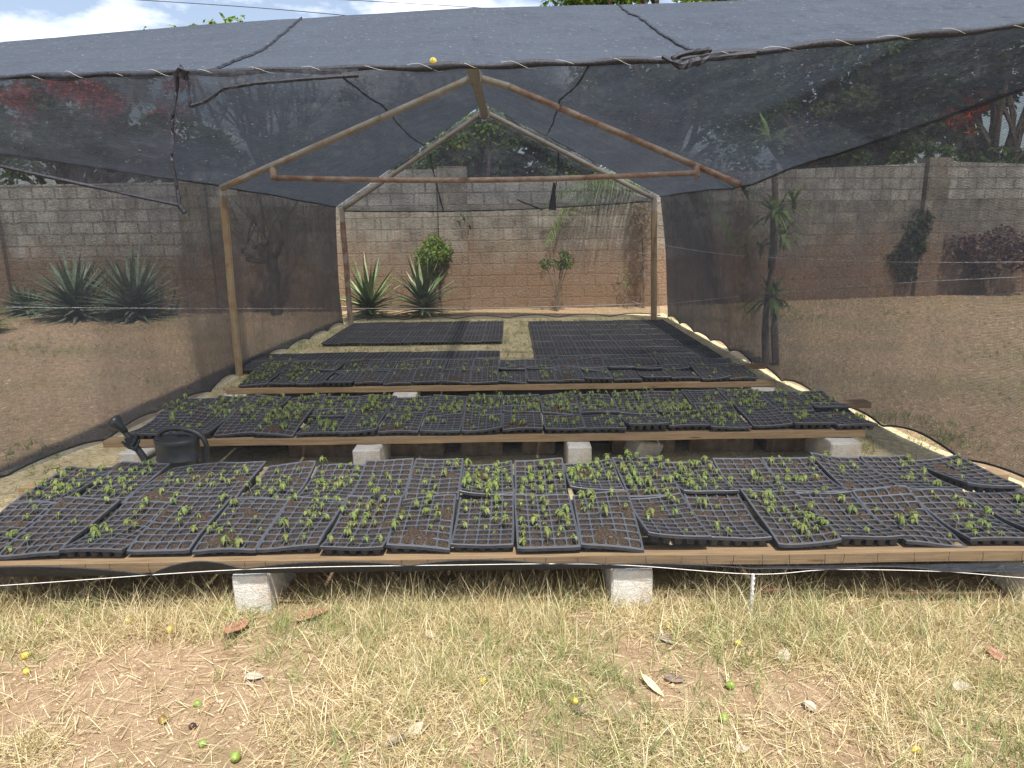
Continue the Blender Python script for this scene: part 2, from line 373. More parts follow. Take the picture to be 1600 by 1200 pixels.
# ------------------------------------------------------------------ grass and litter
def blades(name, n, region, mat, L, w, lean, lab, cat='grass', flat=False, dens=None, seed=1, tuft=0):
    rng = np.random.default_rng(seed)
    x0, x1, y0, y1 = region
    pts = []
    while len(pts) < n:
        x = rng.uniform(x0, x1); y = rng.uniform(y0, y1)
        if dens is not None and rng.random() > dens(x, y): continue
        if tuft:
            for _ in range(tuft): pts.append((x + rng.normal(0, .018), y + rng.normal(0, .018)))
        else: pts.append((x, y))
    pts = np.array(pts[:n]); N = len(pts)
    az = rng.uniform(0, 2 * np.pi, N); ln = rng.uniform(L[0], L[1], N); ww = rng.uniform(w[0], w[1], N)
    le = rng.uniform(lean[0], lean[1], N)
    base = np.zeros((N, 3)); base[:, 0] = pts[:, 0]; base[:, 1] = pts[:, 1]
    base[:, 2] = [hz(a, c) * (1 if c < 8 else .5) for a, c in pts]
    d = np.stack([np.cos(az), np.sin(az)], 1); side = np.stack([-np.sin(az), np.cos(az), np.zeros(N)], 1)
    if flat:
        base[:, 2] += rng.uniform(.002, .02, N)
        sidev = side
    else: 
        sa = rng.uniform(0, 2 * np.pi, N); sidev = np.stack([np.cos(sa), np.sin(sa), np.zeros(N)], 1)
    segs = 3; V = np.zeros((N, (segs + 1) * 2, 3))
    ang = np.zeros(N)
    p = base.copy()
    curve = rng.uniform(.2, 1.0, N) if not flat else rng.uniform(-.08, .08, N)
    for k in range(segs + 1):
        wk = ww * (1 - .85 * (k / segs) ** 1.5) / 2
        V[:, 2 * k] = p - sidev * wk[:, None]; V[:, 2 * k + 1] = p + sidev * wk[:, None]
        th = le + curve * (k / segs)
        st = ln / segs
        p = p + np.stack([d[:, 0] * np.sin(th) * st, d[:, 1] * np.sin(th) * st, np.cos(th) * st], 1)
    if flat:
        dz = V[:, :, 2] - base[:, None, 2]
        V[:, :, 2] = base[:, None, 2] + np.clip(dz, -.004, .03)
    nv = (segs + 1) * 2
    q = np.array([[2 * k, 2 * k + 1, 2 * k + 3, 2 * k + 2] for k in range(segs)])
    Fc = (np.arange(N)[:, None, None] * nv + q[None]).reshape(-1, 4)
    me = bpy.data.meshes.new(name); me.vertices.add(N * nv); me.vertices.foreach_set('co', V.reshape(-1))
    me.loops.add(Fc.size); me.loops.foreach_set('vertex_index', Fc.reshape(-1).astype(np.int32))
    me.polygons.add(len(Fc)); me.polygons.foreach_set('loop_start', np.arange(0, Fc.size, 4, dtype=np.int32)); me.polygons.foreach_set('loop_total', np.full(len(Fc), 4, dtype=np.int32))
    me.materials.append(mat); me.update(calc_edges=True)
    o = bpy.data.objects.new(name, me); COL.objects.link(o)
    return tag(o, lab, cat, kind='stuff')
def crumbs(name, n, region, mat, s, lab, seed):
    rng = np.random.default_rng(seed); b = MB()
    for _ in range(n):
        x, y = rng.uniform(region[0], region[1]), rng.uniform(region[2], region[3]); q = rng.uniform(*s) * (1 if rng.random() < .9 else 2.2)
        vs = [Vector((x + q * a * rng.uniform(.6, 1.3), y + q * c * rng.uniform(.6, 1.3), hz(x, y) + q * d * rng.uniform(.4, 1.0))) for a, c, d in ((1, 0, 0), (0, 1, 0), (-1, 0, 0), (0, -1, 0), (.3, .2, .9), (-.3, -.2, .7))]
        b.add(vs, [(0, 1, 4), (1, 2, 4), (2, 5, 4), (2, 3, 5), (3, 0, 5), (0, 4, 5)])
    return tag(b.build(name, mat), lab, 'soil', kind='stuff')
def dn(x, y, s=1.1, off=0): return mnoise.noise(Vector((x * s + off, y * s, 2 + off)))
def dens_main(x, y):       # barer red soil on the left foreground, thick band by the bench
    d = .34 + 1.1 * dn(x, y, 1.6) + .9 * dn(x, y, 4.5)
    if x < -.45: d -= .46 * min(1, (-.6 - x) / .5) * (1 if y < 2.45 else .3)
    d += .45 * max(0, min(1, (y - 2.28) / .25))
    return max(.03, d)
def dens_green(x, y):
    d = .25 + 1.3 * dn(x, y, 1.7, 5) + (.25 if x > -.6 else -.15)
    if -.6 < x < .4 and 2.1 < y < 2.7: d += .35
    return max(0.0, d)
FR = (-3.3, 3.3, 1.45, 2.9)
blades('dry_grass', 33000, (-3.3, 3.3, 1.45, 2.74), M['dry'], (.03, .14), (.0015, .0042), (.15, 1.25), 'short dry straw-coloured grass growing in front of the bench', dens=dens_main, seed=1, tuft=7)
blades('tall_dry_grass', 3700, (-3.3, 3.3, 2.40, 2.82), M['dry'], (.08, .25), (.0012, .003), (.05, 1.0), 'taller dry grass stems along the shaded foot of the bench', dens=lambda x, y: max(.03, .35 + 1.2 * dn(x, y, 2.4)), seed=2, tuft=5)
blades('green_grass', 14500, (-3.3, 3.3, 1.45, 2.70), M['green'], (.04, .13), (.0014, .0034), (.1, .8), 'green grass tufts mixed in the dry grass in front', dens=dens_green, seed=3, tuft=9)
blades('straw_litter', 39500, FR, M['dry'], (.012, .11), (.0009, .0036), (1.45, 1.6), 'loose dead straw lying flat on the soil in front', 'straw', flat=True, dens=lambda x, y: max(.09, dens_main(x, y) + .12), seed=4)
blades('straw_litter', 26000, (-3.3, 3.2, 3.3, 12.2), M['dry'], (.04, .14), (.003, .007), (1.4, 1.6), 'loose straw lying on the floor under the shade net', 'straw', flat=True, dens=lambda x, y: 1 if xat(lft, y) < x < xat(rgt, y) else 0, seed=5)
blades('yard_grass', 42000, (-11, 11, 3.2, 15), M['dry'], (.02, .07), (.003, .008), (.8, 1.55), 'thin dead grass scattered over the yard outside the net', dens=lambda x, y: (.25 + 1.0 * dn(x, y, .8, 3)) * (1 if (x < -2.9 or x > 2.9) else .15) + (.75 if x > 3 else 0), seed=6)
blades('yard_tufts', 9000, (-11, 11, 3.4, 14.5), M['green'], (.03, .09), (.003, .008), (.2, 1.2), 'small tufts of half green grass in patches over the yard', dens=lambda x, y: max(0, -.12 + 1.2 * dn(x, y, .55, 8)) * (1 if (x < -3.1 or x > 3.0) else 0), seed=16, tuft=9)
crumbs('yard_clods', 9000, (-9, 9, 3.4, 14), M['crumb'], (.003, .014), 'clods and small stones scattered over the dry yard', 12)
blades('weeds', 11000, (-3, 3.6, 3.7, 11.9), M['green'], (.03, .09), (.003, .006), (.1, .8), 'green weeds along the edges of the ground trays', 'weeds',
       dens=lambda x, y: (1 if (8.8 < y < 9.5 and x < .2) or (-.1 < x < .42 and y > 7.6) or (x > 2.3 and 4.6 < y < 5.6) or (-3 < x < -2.2 and y > 6) or (11.2 < y < 11.7) else .04) * (.4 + dn(x, y, 3)), seed=7, tuft=6)

crumbs('soil_crumbs', 16000, (-2.4, 2.4, 1.5, 3.2), M['crumb'], (.0012, .0055), 'small crumbs and clods of dry soil among the front grass', 11)
# ------------------------------------------------------------------ boundary wall
wl = [G(-260, 494), G(322, 489), G(716, 484), G(1010, 479), G(1440, 462), G(2300, 435)]
wall = empty('boundary_wall', (0, 13.9, 0), 0, 'long grey concrete block boundary wall with red mud stained base behind the shade house', 'wall')
def panel(name, a, c, z0, z1, mat, off=0.0, th=.2, u0=0, parent=wall):
    a = Vector((a.x, a.y, 0)); c = Vector((c.x, c.y, 0)); L = (c - a).length; d = (c - a) / L; n = Vector((d.y, -d.x, 0))
    b = MB(); n1 = a - n * th; vs = []; uv = []
    za, zb = z1 if isinstance(z1, tuple) else (z1, z1)
    for p, q, uu in ((a + n * off, za, u0), (c + n * off, zb, u0 + L)):
        for w_ in (0, -th):
            vs.append(p + n * w_ + Vector((0, 0, z0))); uv.append((uu, z0)); vs.append(p + n * w_ + Vector((0, 0, q))); uv.append((uu + (0 if w_ == 0 else .1), q))
    b.add(vs, [(0, 4, 5, 1), (6, 2, 3, 7), (1, 5, 7, 3), (0, 1, 3, 2), (4, 6, 7, 5)])
    b.uv = uv; o = b.build(name, mat)
    o.parent = parent; o.matrix_parent_inverse = parent.matrix_world.inverted() if False else Matrix.Translation(-Vector(parent.location))
    return o, L
def topz(px, py, i):
    # z of wall top seen at pixel, at the depth of wall segment i
    a, c = wl[i], wl[i + 1]; t = (px - [-260, 322, 716, 1010, 1440, 2300][i]) / ([-260, 322, 716, 1010, 1440, 2300][i + 1] - [-260, 322, 716, 1010, 1440, 2300][i])
    return P(px, py, lerp(a.y, c.y, t)).z
u = 0
tops = [(285, 284), (284, 264), (277, 275), (275, 254), (252, 279)]; split = [1.05, 1.95, 1.98, 1.98, 2.0]
for i in range(5):
    pxs = [-260, 322, 716, 1010, 1440, 2300]
    za = topz(pxs[i], tops[i][0] + (8 if i == 0 else 0), i); zb = topz(pxs[i + 1], tops[i][1], i)
    if i == 1: za = topz(322, 268, 1)
    o, L = panel('lower_courses', wl[i], wl[i + 1], -.3, split[i], M['wall_low'], 0, .2, u)
    panel('upper_courses', wl[i], wl[i + 1], split[i] , (za, zb), M['wall_up'] if i else M['wall_grey'], -.012, .18, u + .13)
    u += L
for k, (px, i, zt) in enumerate(((322, 1, 284), (713, 1, 264), (1440, 3, 250), (10, 0, 286))):
    c = P(px, 480, 13.8)
    a, e = wl[i], wl[i + 1]; pxs = [-260, 322, 716, 1010, 1440, 2300]; t = (px - pxs[i]) / (pxs[i + 1] - pxs[i])
    c = a.lerp(e, t) if 0 <= t <= 1 else e
    z = P(px, zt, c.y).z + .04; d = (e - a).normalized()
    panel('pilaster', c - d * .27 + Vector((0, -.001, 0)), c + d * .27, -.3, z if px != 322 else z - .02, M['wall_low'], .10, .34, k * 3.3)

# ------------------------------------------------------------------ plants
def leafcloud(b, c, rx, ry, rz, n, s, mi=0, asp=.5, shell=.5, droop=0):
    for _ in range(n):
        while True:
            v = Vector((R.uniform(-1, 1), R.uniform(-1, 1), R.uniform(-1, 1)))
            if 1e-3 < v.length < 1: break
        v = v.normalized() * (v.length ** shell)
        p = Vector(c) + Vector((v.x * rx, v.y * ry, v.z * rz))
        a = Vector((R.uniform(-1, 1), R.uniform(-1, 1), R.uniform(-1, .4) - droop)).normalized()
        t = a.cross(Vector((R.uniform(-1, 1), R.uniform(-1, 1), R.uniform(-1, 1)))).normalized()
        L = s * R.uniform(.6, 1.3); w = L * asp
        b.add([p, p + a * L * .5 + t * w * .5, p + a * L, p + a * L * .5 - t * w * .5], [(0, 1, 2, 3)], mi)
def limbs(b, base, top, r0, targets, n=7, wob=.05):
    base = Vector(base); top = Vector(top); pts = []
    for i in range(5):
        p = base.lerp(top, i / 4)
        if 0 < i < 4: p += Vector((R.uniform(-wob, wob), R.uniform(-wob, wob), 0))
        pts.append(p)
    b.tube(pts, [r0 * (1.35 if i == 0 else 1 - .11 * i) for i in range(5)], n)
    for t, r in targets:
        st = pts[R.randint(2, 4)]; t = Vector(t); mid = st.lerp(t, .5) + Vector((R.uniform(-1, 1), R.uniform(-1, 1), R.uniform(0, 1))) * (t - st).length * .12
        b.tube(smooth([st, mid, t], 4), [lerp(r, r * .3, k / 8) for k in range(9)], 5)
def tree(name, lab, px, Y, blobs, mats, leaf=.14, n=900, trunk=.16, cat='tree', group='trees beyond the wall', asp=.5, bark='bark_dark'):
    """blobs: (px, py, r in px, material index)"""
    base = P(px, 400, Y); base.z = 0
    cs = [(P(x, y, Y + R.uniform(-1, 1) * r * Y / F), r * Y / F, mi) for x, y, r, mi in blobs]
    root = empty(name, base, 0, lab, cat, group)
    zc = min(c.z for c, _, _ in cs)
    tb = MB(); top = Vector((base.x, base.y, max(1.2, zc * .9)))
    limbs(tb, base, top, trunk, [(c, trunk * .45) for c, _, _ in cs])
    o = tb.build('trunk', M[bark]); o.parent = root; o.matrix_parent_inverse = Matrix.Translation(-Vector(base))
    lb = MB(); tot = sum(r * r for _, r, _ in cs)
    for c, r, mi in cs:
        k = int(n * r * r / tot); sub = max(3, int(5 + r * 3))
        for _ in range(sub):
            v = Vector((R.gauss(0, 1), R.gauss(0, 1), R.gauss(0, 1))).normalized() * r * R.uniform(.25, .95)
            leafcloud(lb, c + v, r * .42, r * .42, r * .3, k // sub, leaf, mi, asp, .45)
    o = lb.build('crown', [M[q] for q in mats]); o.parent = root; o.matrix_parent_inverse = Matrix.Translation(-Vector(base))
    return root
rb = lambda x0, x1, y0, y1, r, n, mi=0: [(R.uniform(x0, x1), R.uniform(y0, y1), r * R.uniform(.7, 1.25), mi if not isinstance(mi, tuple) else R.choice(mi)) for _ in range(n)]
tree('flame_tree', 'tree with orange red blossom behind the grey block wall at far left', 120, 19, rb(30, 280, 100, 220, 34, 20, (0, 0, 1)) + rb(20, 330, 185, 275, 38, 26, 1) + [(225, 47, 7, 1)], ['lf_red', 'lf_green'], .16, 15000, .2)
tree('broad_tree', 'dark green tree at the left edge of the photo behind the wall', -40, 22, rb(-190, -30, 60, 240, 45, 14, 1) + rb(-20, 12, 110, 260, 24, 8, 1), ['lf_red', 'lf_green'], .2, 5000, .25)
tree('leafy_tree', 'dark bushy tree behind the wall below the bare branches', 420, 20, rb(240, 560, 225, 285, 34, 30, (0, 0, 0, 1)) + [(330, 38, 9, 1), (300, 43, 7, 1), (355, 33, 9, 1), (375, 30, 6, 1), (270, 46, 6, 1)], ['lf_green', 'lf_bright'], .15, 15000, .18)
tree('leafy_tree', 'green tree with light leaf clumps behind the wall inside the gable triangle', 745, 18, rb(680, 800, 175, 280, 26, 30, (0, 1, 1)) + rb(790, 930, 170, 280, 30, 26, (0, 0, 1)), ['lf_green', 'lf_bright'], .13, 26000, .16)
tree('leafy_tree', 'dark tree left of the gable triangle behind the wall', 620, 24, rb(540, 720, 130, 280, 40, 24, 0), ['lf_green', 'lf_bright'], .17, 14000, .2)
tree('tall_tree', 'tall bright green tree whose top shows over the net roof', 1010, 20, rb(890, 1140, -70, 12, 38, 22, (1, 1, 0)) + rb(900, 1150, 20, 240, 50, 26, 0), ['lf_green', 'lf_bright'], .16, 24000, .3)
tree('tall_tree', 'large spreading green tree behind the right wall', 1290, 21, rb(1130, 1460, 40, 255, 46, 60, (0, 0, 1)), ['lf_green', 'lf_bright'], .18, 38000, .3)
tree('flame_tree', 'green tree with red blossom patches behind the wall at far right', 1540, 20, rb(1440, 1740, 40, 270, 42, 36, 1) + rb(1480, 1610, 150, 205, 18, 6, 0), ['lf_red', 'lf_green', 'lf_bright'], .17, 20000, .26)
tree('leafy_tree', 'yellow green shrub top peeking over the right wall', 1430, 18, rb(1380, 1490, 235, 275, 16, 9, (0, 1)), ['lf_green', 'lf_bright'], .11, 1800, .08)

def bare_tree(name, lab, px, Y, y_top, spread, n, r0, fork, bark='bark_dark', depth=4, ang=.5):
    base = P(px, 400, Y); base.z = 0
    root = empty(name, base, 0, lab, 'tree')
    b = MB(); H = P(px, y_top, Y).z
    def grow(p, d, L, r, k):
        pts = [p]; q = p.copy(); dd = d.copy()
        for i in range(4):
            dd = (dd + Vector((R.uniform(-1, 1), R.uniform(-1, 1), R.uniform(-.3, .5))) * .16).normalized(); q = q + dd * L / 4; pts.append(q.copy())
        b.tube(pts, [lerp(r, r * .62, i / 4) for i in range(5)], 5 if k > 1 else 3, cap=False)
        if k == 0: return
        for _ in range(3 if k > 1 else 4):
            s = pts[R.randint(2, 4)]
            nd = (dd + Vector((R.uniform(-1, 1), R.uniform(-1, 1), R.uniform(-.4, .6))) * spread).normalized()
            grow(s, nd, L * R.uniform(.55, .8), r * .55, k - 1)
    fz = H * fork
    b.tube([base, base + Vector((.05, 0, fz * .5)), base + Vector((0, 0, fz))], [r0 * 1.2, r0, r0 * .9], 8)
    for i in range(n):
        a = 2 * math.pi * i / n + R.uniform(-.3, .3)
        grow(base + Vector((0, 0, fz)), Vector((math.cos(a) * ang, math.sin(a) * ang, 1)).normalized(), (H - fz) * .42, r0 * .5, depth)
    o = b.build('trunk_and_branches', M[bark]); o.parent = root; o.matrix_parent_inverse = Matrix.Translation(-Vector(base))
    return root
bare_tree('bare_tree', 'tall leafless tree with fanned branches behind the wall on the left', 440, 23, 95, .55, 6, .2, .42, ang=.7)
bare_tree('bare_tree', 'thin leafless tree between the flame tree and the tall bare tree', 320, 25, 110, .5, 4, .13, .45, ang=.6)

def pollard():
    base = G(433, 492); root = empty('pollarded_tree', base, 0, 'small pollarded tree with knobbly head and thin whips by the left post', 'tree')
    b = MB(); Y = base.y
    q = lambda x, y, dy=0: P(x, y, Y) + Vector((0, dy, 0))
    b.tube(smooth([base + Vector((0, 0, -.1)), q(430, 470), q(428, 430), q(424, 405)]), .10, 9, wob=.12)
    for x, y, r in ((400, 385, .05), (380, 392, .045), (388, 405, .04), (415, 380, .07), (440, 378, .06), (426, 396, .09)):
        b.tube([q(424, 405), q((x + 424) / 2, (y + 405) / 2 + 3), q(x, y)], [.07, .06, r], 7, wob=.2)
        c = q(x, y)
        for k in range(3): b.tube([c + Vector((R.uniform(-.05, .05), R.uniform(-.05, .05), -.03)), c + Vector((R.uniform(-.07, .07), R.uniform(-.07, .07), .05))], [r, r * .6], 6, wob=.2)
    o = b.build('trunk', M['bark_dark']); o.parent = root; o.matrix_parent_inverse = Matrix.Translation(-Vector(base))
    w = MB()
    for _ in range(22):
        x0 = R.choice([385, 402, 415, 426, 440]); y0 = 382
        x1 = x0 + R.gauss(0, 26); y1 = R.uniform(270, 350)
        w.tube(smooth([q(x0, y0), q((x0 + x1) / 2 + R.uniform(-5, 5), (y0 + y1) / 2), q(x1, y1, R.uniform(-.3, .3))], 3), [.012, .012, .01, .01, .008, .006, .004], 4)
    o = w.build('whips', M['bark_dark']); o.parent = root; o.matrix_parent_inverse = Matrix.Translation(-Vector(base))
pollard()

def rosette(name, lab, px, py, hpx, wpx, n, mat, edge=None, bw=.055, Y=None, grp=None, up=.2, cat='plant'):
    base = G(px, py); s = base.y / F
    root = empty(name, base, 0, lab, cat, grp); b = MB()
    H = hpx * s; Wd = wpx * s
    for i in range(n):
        t = (i + .5) / n; az = i * 2.39996 + R.uniform(-.2, .2)
        el = math.asin(t * .985) - .08 + R.uniform(-.12, .12)       # outer leaves lie low
        L = lerp(Wd, H, max(0, math.sin(el))) * R.uniform(.85, 1.08)
        d = Vector((math.cos(az) * math.cos(el), math.sin(az) * math.cos(el), math.sin(el)))
        sd_ = Vector((-math.sin(az), math.cos(az), 0)); nrm = d.cross(sd_)
        vs = []; fs = []; K = 6; o_ = Vector((0, 0, H * up * t + .06))
        for k in range(K + 1):
            q = k / K; w = bw * (.75 + .9 * q - 1.65 * q ** 2.2) * (1 - q) ** .35 if k < K else 0.001
            c = o_ + d * L * q - Vector((0, 0, 1)) * (L * .16 * q * q * math.cos(el))
            if c.z < .015: c.z = .015
            vs += [c - sd_ * w, c - nrm * w * -.35, c + sd_ * w]
        for k in range(K):
            a = k * 3; fs += [(a, a + 1, a + 4, a + 3), (a + 1, a + 2, a + 5, a + 4)]
        b.add(vs, fs, 1 if (edge and R.random() < .22) else 0)
    o = b.build('leaves', [M[mat]] + ([M[edge]] if edge else [])); o.parent = root
    c = MB(); c.tube([(0, 0, -.05), (0, 0, H * .3)], [.09, .05], 8); q = c.build('stem', M['bark']); q.parent = root
rosette('agave', 'large blue green agave beside the left wall, left one of the touching pair', 122, 498, 98, 88, 130, 'agave', grp='agaves by the wall')
rosette('agave', 'large blue green agave, right one of the touching pair at the left wall', 213, 498, 100, 84, 130, 'agave', grp='agaves by the wall')
rosette('agave', 'small dim agave half hidden at the left of the agave pair', 45, 492, 48, 55, 60, 'agave', grp='agaves by the wall')
rosette('agave', 'pale green spiky plant cut by the left edge of the photo', -28, 520, 60, 50, 70, 'yucca', grp='agaves by the wall')
rosette('yucca', 'green sword leaved yucca next to the rear left post', 578, 496, 88, 56, 75, 'yucca', 'yucca_edge', .05, grp='yuccas behind the rear net')
rosette('yucca', 'green sword leaved yucca under the round shrub', 662, 494, 88, 62, 80, 'yucca', 'yucca_edge', .05, grp='yuccas behind the rear net')
rosette('yucca', 'dim spiky plant behind the right side net near the wall', 1300, 462, 60, 45, 60, 'agave', grp='yuccas behind the rear net')

def shrub(name, lab, px, py, blobs, mats, leaf, n, stem=.02, cat='shrub', asp=.5, bark='bark'):
    base = G(px, py); Y = base.y; root = empty(name, base, 0, lab, cat)
    lb = MB(); tb = MB(); cs = [(P(x, y, Y) - base, r * Y / F, mi) for x, y, r, mi in blobs]
    for c, r, mi in cs:
        c.y += R.uniform(-.5, .5) * r
        m_ = Vector((c.x * .3, c.y * .3, c.z * .5)); tb.tube(smooth([Vector((0, 0, -.05)), m_, c], 4), [lerp(stem, stem * .35, k / 8) for k in range(9)], 6)
    tot = sum(r * r for _, r, _ in cs)
    for c, r, mi in cs: leafcloud(lb, c, r, r, r * .9, int(n * r * r / tot), leaf, mi, asp, .6)
    o = tb.build('stems', M[bark]); o.parent = root; o = lb.build('foliage', [M[q] for q in mats]); o.parent = root
shrub('round_shrub', 'small clipped shrub with a round leafy head on bare stems against the wall', 682, 486,
      [(677, 395, 22, 1), (663, 402, 15, 1), (691, 392, 15, 1), (678, 380, 15, 1), (680, 430, 9, 0), (676, 410, 16, 0)], ['lf_green', 'lf_bright'], .075, 2400, .03, asp=.4)
shrub('sapling', 'young sapling with thin forked stems and small leaf clumps at the wall', 871, 487,
      [(884, 404, 12, 0), (876, 414, 9, 0), (852, 412, 9, 0), (864, 409, 6, 0), (888, 414, 8, 0), (880, 396, 6, 0)], ['lf_green'], .075, 520, .018, 'sapling', asp=.3)
shrub('climber', 'leafy climbing stem on the pilaster behind the rear net', 722, 484, [(720, 338, 9, 0), (727, 345, 6, 0), (715, 333, 5, 1)], ['lf_bright', 'lf_green'], .08, 110, .05, 'climbing plant')
shrub('dead_climber', 'dead tangled climber with brown twigs beside the rear right post', 1006, 482, [(1003, 340, 17, 0), (1008, 370, 14, 0), (1002, 400, 12, 0), (1008, 430, 10, 0), (1000, 325, 14, 0), (985, 470, 9, 0)], ['bark'], .10, 1500, .02, 'climbing plant', asp=.10)
shrub('purple_shrub', 'dark purple leaved shrub in front of the far right wall', 1545, 462, [(1530, 390, 26, 0), (1560, 372, 22, 0), (1500, 382, 18, 0), (1580, 400, 24, 0), (1610, 380, 26, 0), (1540, 420, 22, 0)], ['lf_purple'], .10, 2200, .05)
shrub('dark_bush', 'low dark green bush behind the right side net', 1415, 463, [(1420, 385, 20, 0), (1395, 400, 18, 0), (1430, 360, 22, 0), (1410, 425, 16, 0), (1440, 340, 16, 0)], ['lf_dark'], .12, 1400, .04)
shrub('weed_plant', 'thin pale weed leaning on the wall near the dead climber', 975, 482, [(972, 430, 10, 0), (980, 445, 8, 0)], ['lf_palm'], .14, 40, .01, 'weed', asp=.12)

def frond(b, pts, ll, n=34, w=.02, droop=.4, mi=0):
    pts = smooth([Vector(p) for p in pts], 6); N = len(pts)
    b.tube(pts, [lerp(.018, .005, i / (N - 1)) for i in range(N)], 5, mi)
    for i in range(n):
        t = .12 + .88 * i / n; k = min(N - 2, int(t * (N - 1))); p = pts[k].lerp(pts[k + 1], t * (N - 1) - k); d = (pts[k + 1] - pts[k]).normalized()
        s = d.cross(Vector((0, 0, 1))).normalized(); L = ll * math.sin(math.pi * min(1, .15 + .85 * t)) ** .6 * (1.05 - .6 * t) * 1.3
        for sg in (-1, 1):
            a = (s * sg * .8 + d * .55 - Vector((0, 0, droop * R.uniform(.6, 1.3)))).normalized(); q = p + a * L * .5; e = q + (a - Vector((0, 0, .35))).normalized() * L * .5
            wv = d * w
            b.add([p - wv * .4, p + wv * .4, q + wv, q - wv, e], [(0, 1, 2, 3), (3, 2, 4)], mi)
def palm_fronds():
    base = G(1130, 474); root = empty('palm', base, 0, 'green palm whose drooping fronds reach over the rear gable from the right', 'palm')
    Y = base.y - .6; b = MB(); iv = Matrix.Translation(-Vector(base))
    crown = P(1070, 262, Y)
    for pts, L in (([(1070, 262), (1010, 262), (940, 280), (880, 325), (852, 385)], .75), ([(1070, 262), (1020, 255), (960, 262), (900, 285), (850, 320)], .6),
                   ([(1070, 262), (1100, 290), (1130, 340), (1150, 380)], .5)):
        frond(b, [P(x, y, Y + R.uniform(-.2, .2)) for x, y in pts], L, 44, .013, .8)
    o = b.build('fronds', M['lf_palm']); o.parent = root; o.matrix_parent_inverse = iv
    t = MB(); t.tube(smooth([base - Vector((0, 0, .1)), base.lerp(crown, .5) + Vector((.1, 0, 0)), crown]), .11, 9, wob=.08)
    o = t.build('trunk', M['bark']); o.parent = root; o.matrix_parent_inverse = iv
palm_fronds()
def dracaena():
    base = G(1203, 570); Y = base.y; iv = Matrix.Translation(-Vector(base))
    root = empty('dracaena', base, 0, 'two stemmed dracaena with rosettes of strap leaves outside the right side net', 'small tree')
    t = MB()
    for pts in ([(1197, 572), (1196, 500), (1205, 420), (1207, 330)], [(1212, 572), (1210, 500), (1216, 470)], [(1205, 420), (1212, 330), (1208, 250)]):
        t.tube(smooth([P(x, y, Y) for x, y in pts], 5), [.042] * 5 + [.034] * 5 + [.024] * max(0, (len(pts) - 1) * 5 + 1 - 10), 8, wob=.06)
    o = t.build('trunk', M['bark']); o.parent = root; o.matrix_parent_inverse = iv
    b = MB()
    for x, y, L, n in ((1205, 225, .50, 22), (1213, 332, .48, 34), (1162, 298, .22, 9), (1240, 315, .26, 12), (1222, 368, .36, 16), (1190, 385, .26, 10), (1207, 465, .40, 22), (1222, 482, .22, 8)):
        c = P(x, y, Y)
        for _ in range(n):
            az = R.uniform(0, 6.28); el = R.uniform(-.5, 1.1); d = Vector((math.cos(az) * math.cos(el), math.sin(az) * math.cos(el), math.sin(el))); s = Vector((-math.sin(az), math.cos(az), 0)) * .028
            l = L * R.uniform(.7, 1.1); p1 = c + d * l * .5; p2 = c + d * l + Vector((0, 0, -.35 * l * math.cos(el)))
            b.add([c - s * .5, c + s * .5, p1 + s, p1 - s, p2], [(0, 1, 2, 3), (3, 2, 4)])
    o = b.build('foliage', M['lf_palm']); o.parent = root; o.matrix_parent_inverse = iv
dracaena()

# ------------------------------------------------------------------ overhead lines
def wire_thing(name, lab, pts, r, mat, cat, grp=None, n=4):
    b = MB(); c = pts[0]; b.tube(smooth(pts, 8), r, n)
    return tag(b.build(name, M[mat], origin=tuple(c)), lab, cat, grp)
wire_thing('power_line', 'longer overhead cable crossing the sky from upper left', [P(120, -6, 26), P(400, 12, 26), P(640, 34, 26), P(900, 62, 26)], .012, 'rope', 'cable', 'overhead cables')
wire_thing('power_line', 'shorter overhead cable crossing the top edge of the sky near the middle', [P(470, -4, 30), P(650, 6, 30), P(800, 16, 30), P(1100, 42, 30)], .012, 'rope', 'cable', 'overhead cables')

# ------------------------------------------------------------------ shade house
SH = empty('shade_house', (0, 0, 0), 0, 'black shade net house with gabled pipe frame sheltering the seedling benches', 'shade house')
YF, YR, YE = 7.4, 11.3, 3.0
CL, CR = P(-470, 178, YE), P(1980, 5, YE)
eL, eR, rf = P(345, 291, YF), P(1163, 291, YF), P(740, 108, YF)
eLr, eRr, rr_ = P(533, 325, YR), P(1023, 309, YR), P(757, 168, YR)
row0 = [(0, CL), (.2, P(0, 121, YE)), (.33, P(285, 114, YE)), (.47, P(680, 104, YE)), (.5, P(745, 103, YE)), (.62, P(1060, 93, YE)), (.7, P(1300, 68, YE)), (.8, P(1600, 40, YE)), (1, CR)]
row1 = [(0, CL), (.15, P(0, 66, 4.4)), (.24, P(180, 50, 4.75)), (.29, P(335, 37, 5.0)), (.36, P(470, 29, 5.4)), (.5, P(740, 12, 5.9)), (.63, P(965, 7, 5.7)), (.74, P(1250, -4, 5.2)), (.85, P(1600, -20, 4.6)), (1, CR)]
row2 = [(0, eL + Vector((-.09, 0, .02))), (.5, rf + Vector((0, 0, .07))), (1, eR + Vector((.09, 0, .02)))]
row3 = [(0, eLr + Vector((-.09, .03, .02))), (.5, rr_ + Vector((0, .03, .07))), (1, eRr + Vector((.09, .03, .02)))]
def roofpt(u, v):          # v 0 front edge, 1 crest, 2 front frame, 3 rear frame
    rows = [row0, row1, row2, row3]; i = min(2, int(v)); t = v - i
    p = polyat(rows[i], u).lerp(polyat(rows[i + 1], u), t)
    s = math.sin(math.pi * t)
    p = p + Vector((0, 0, -(.05 if i == 0 else .07 if i == 2 else .10) * s * math.sin(math.pi * u)))
    wr = mnoise.noise(Vector((u * 9, v * 2.5, 4))) * .03 + mnoise.noise(Vector((u * 34, v * 4, 8))) * .010
    return p + Vector((0, 0, wr * min(1, 6 * t * (1 - t) + (.25 if i != 0 or t > .5 else 0))))
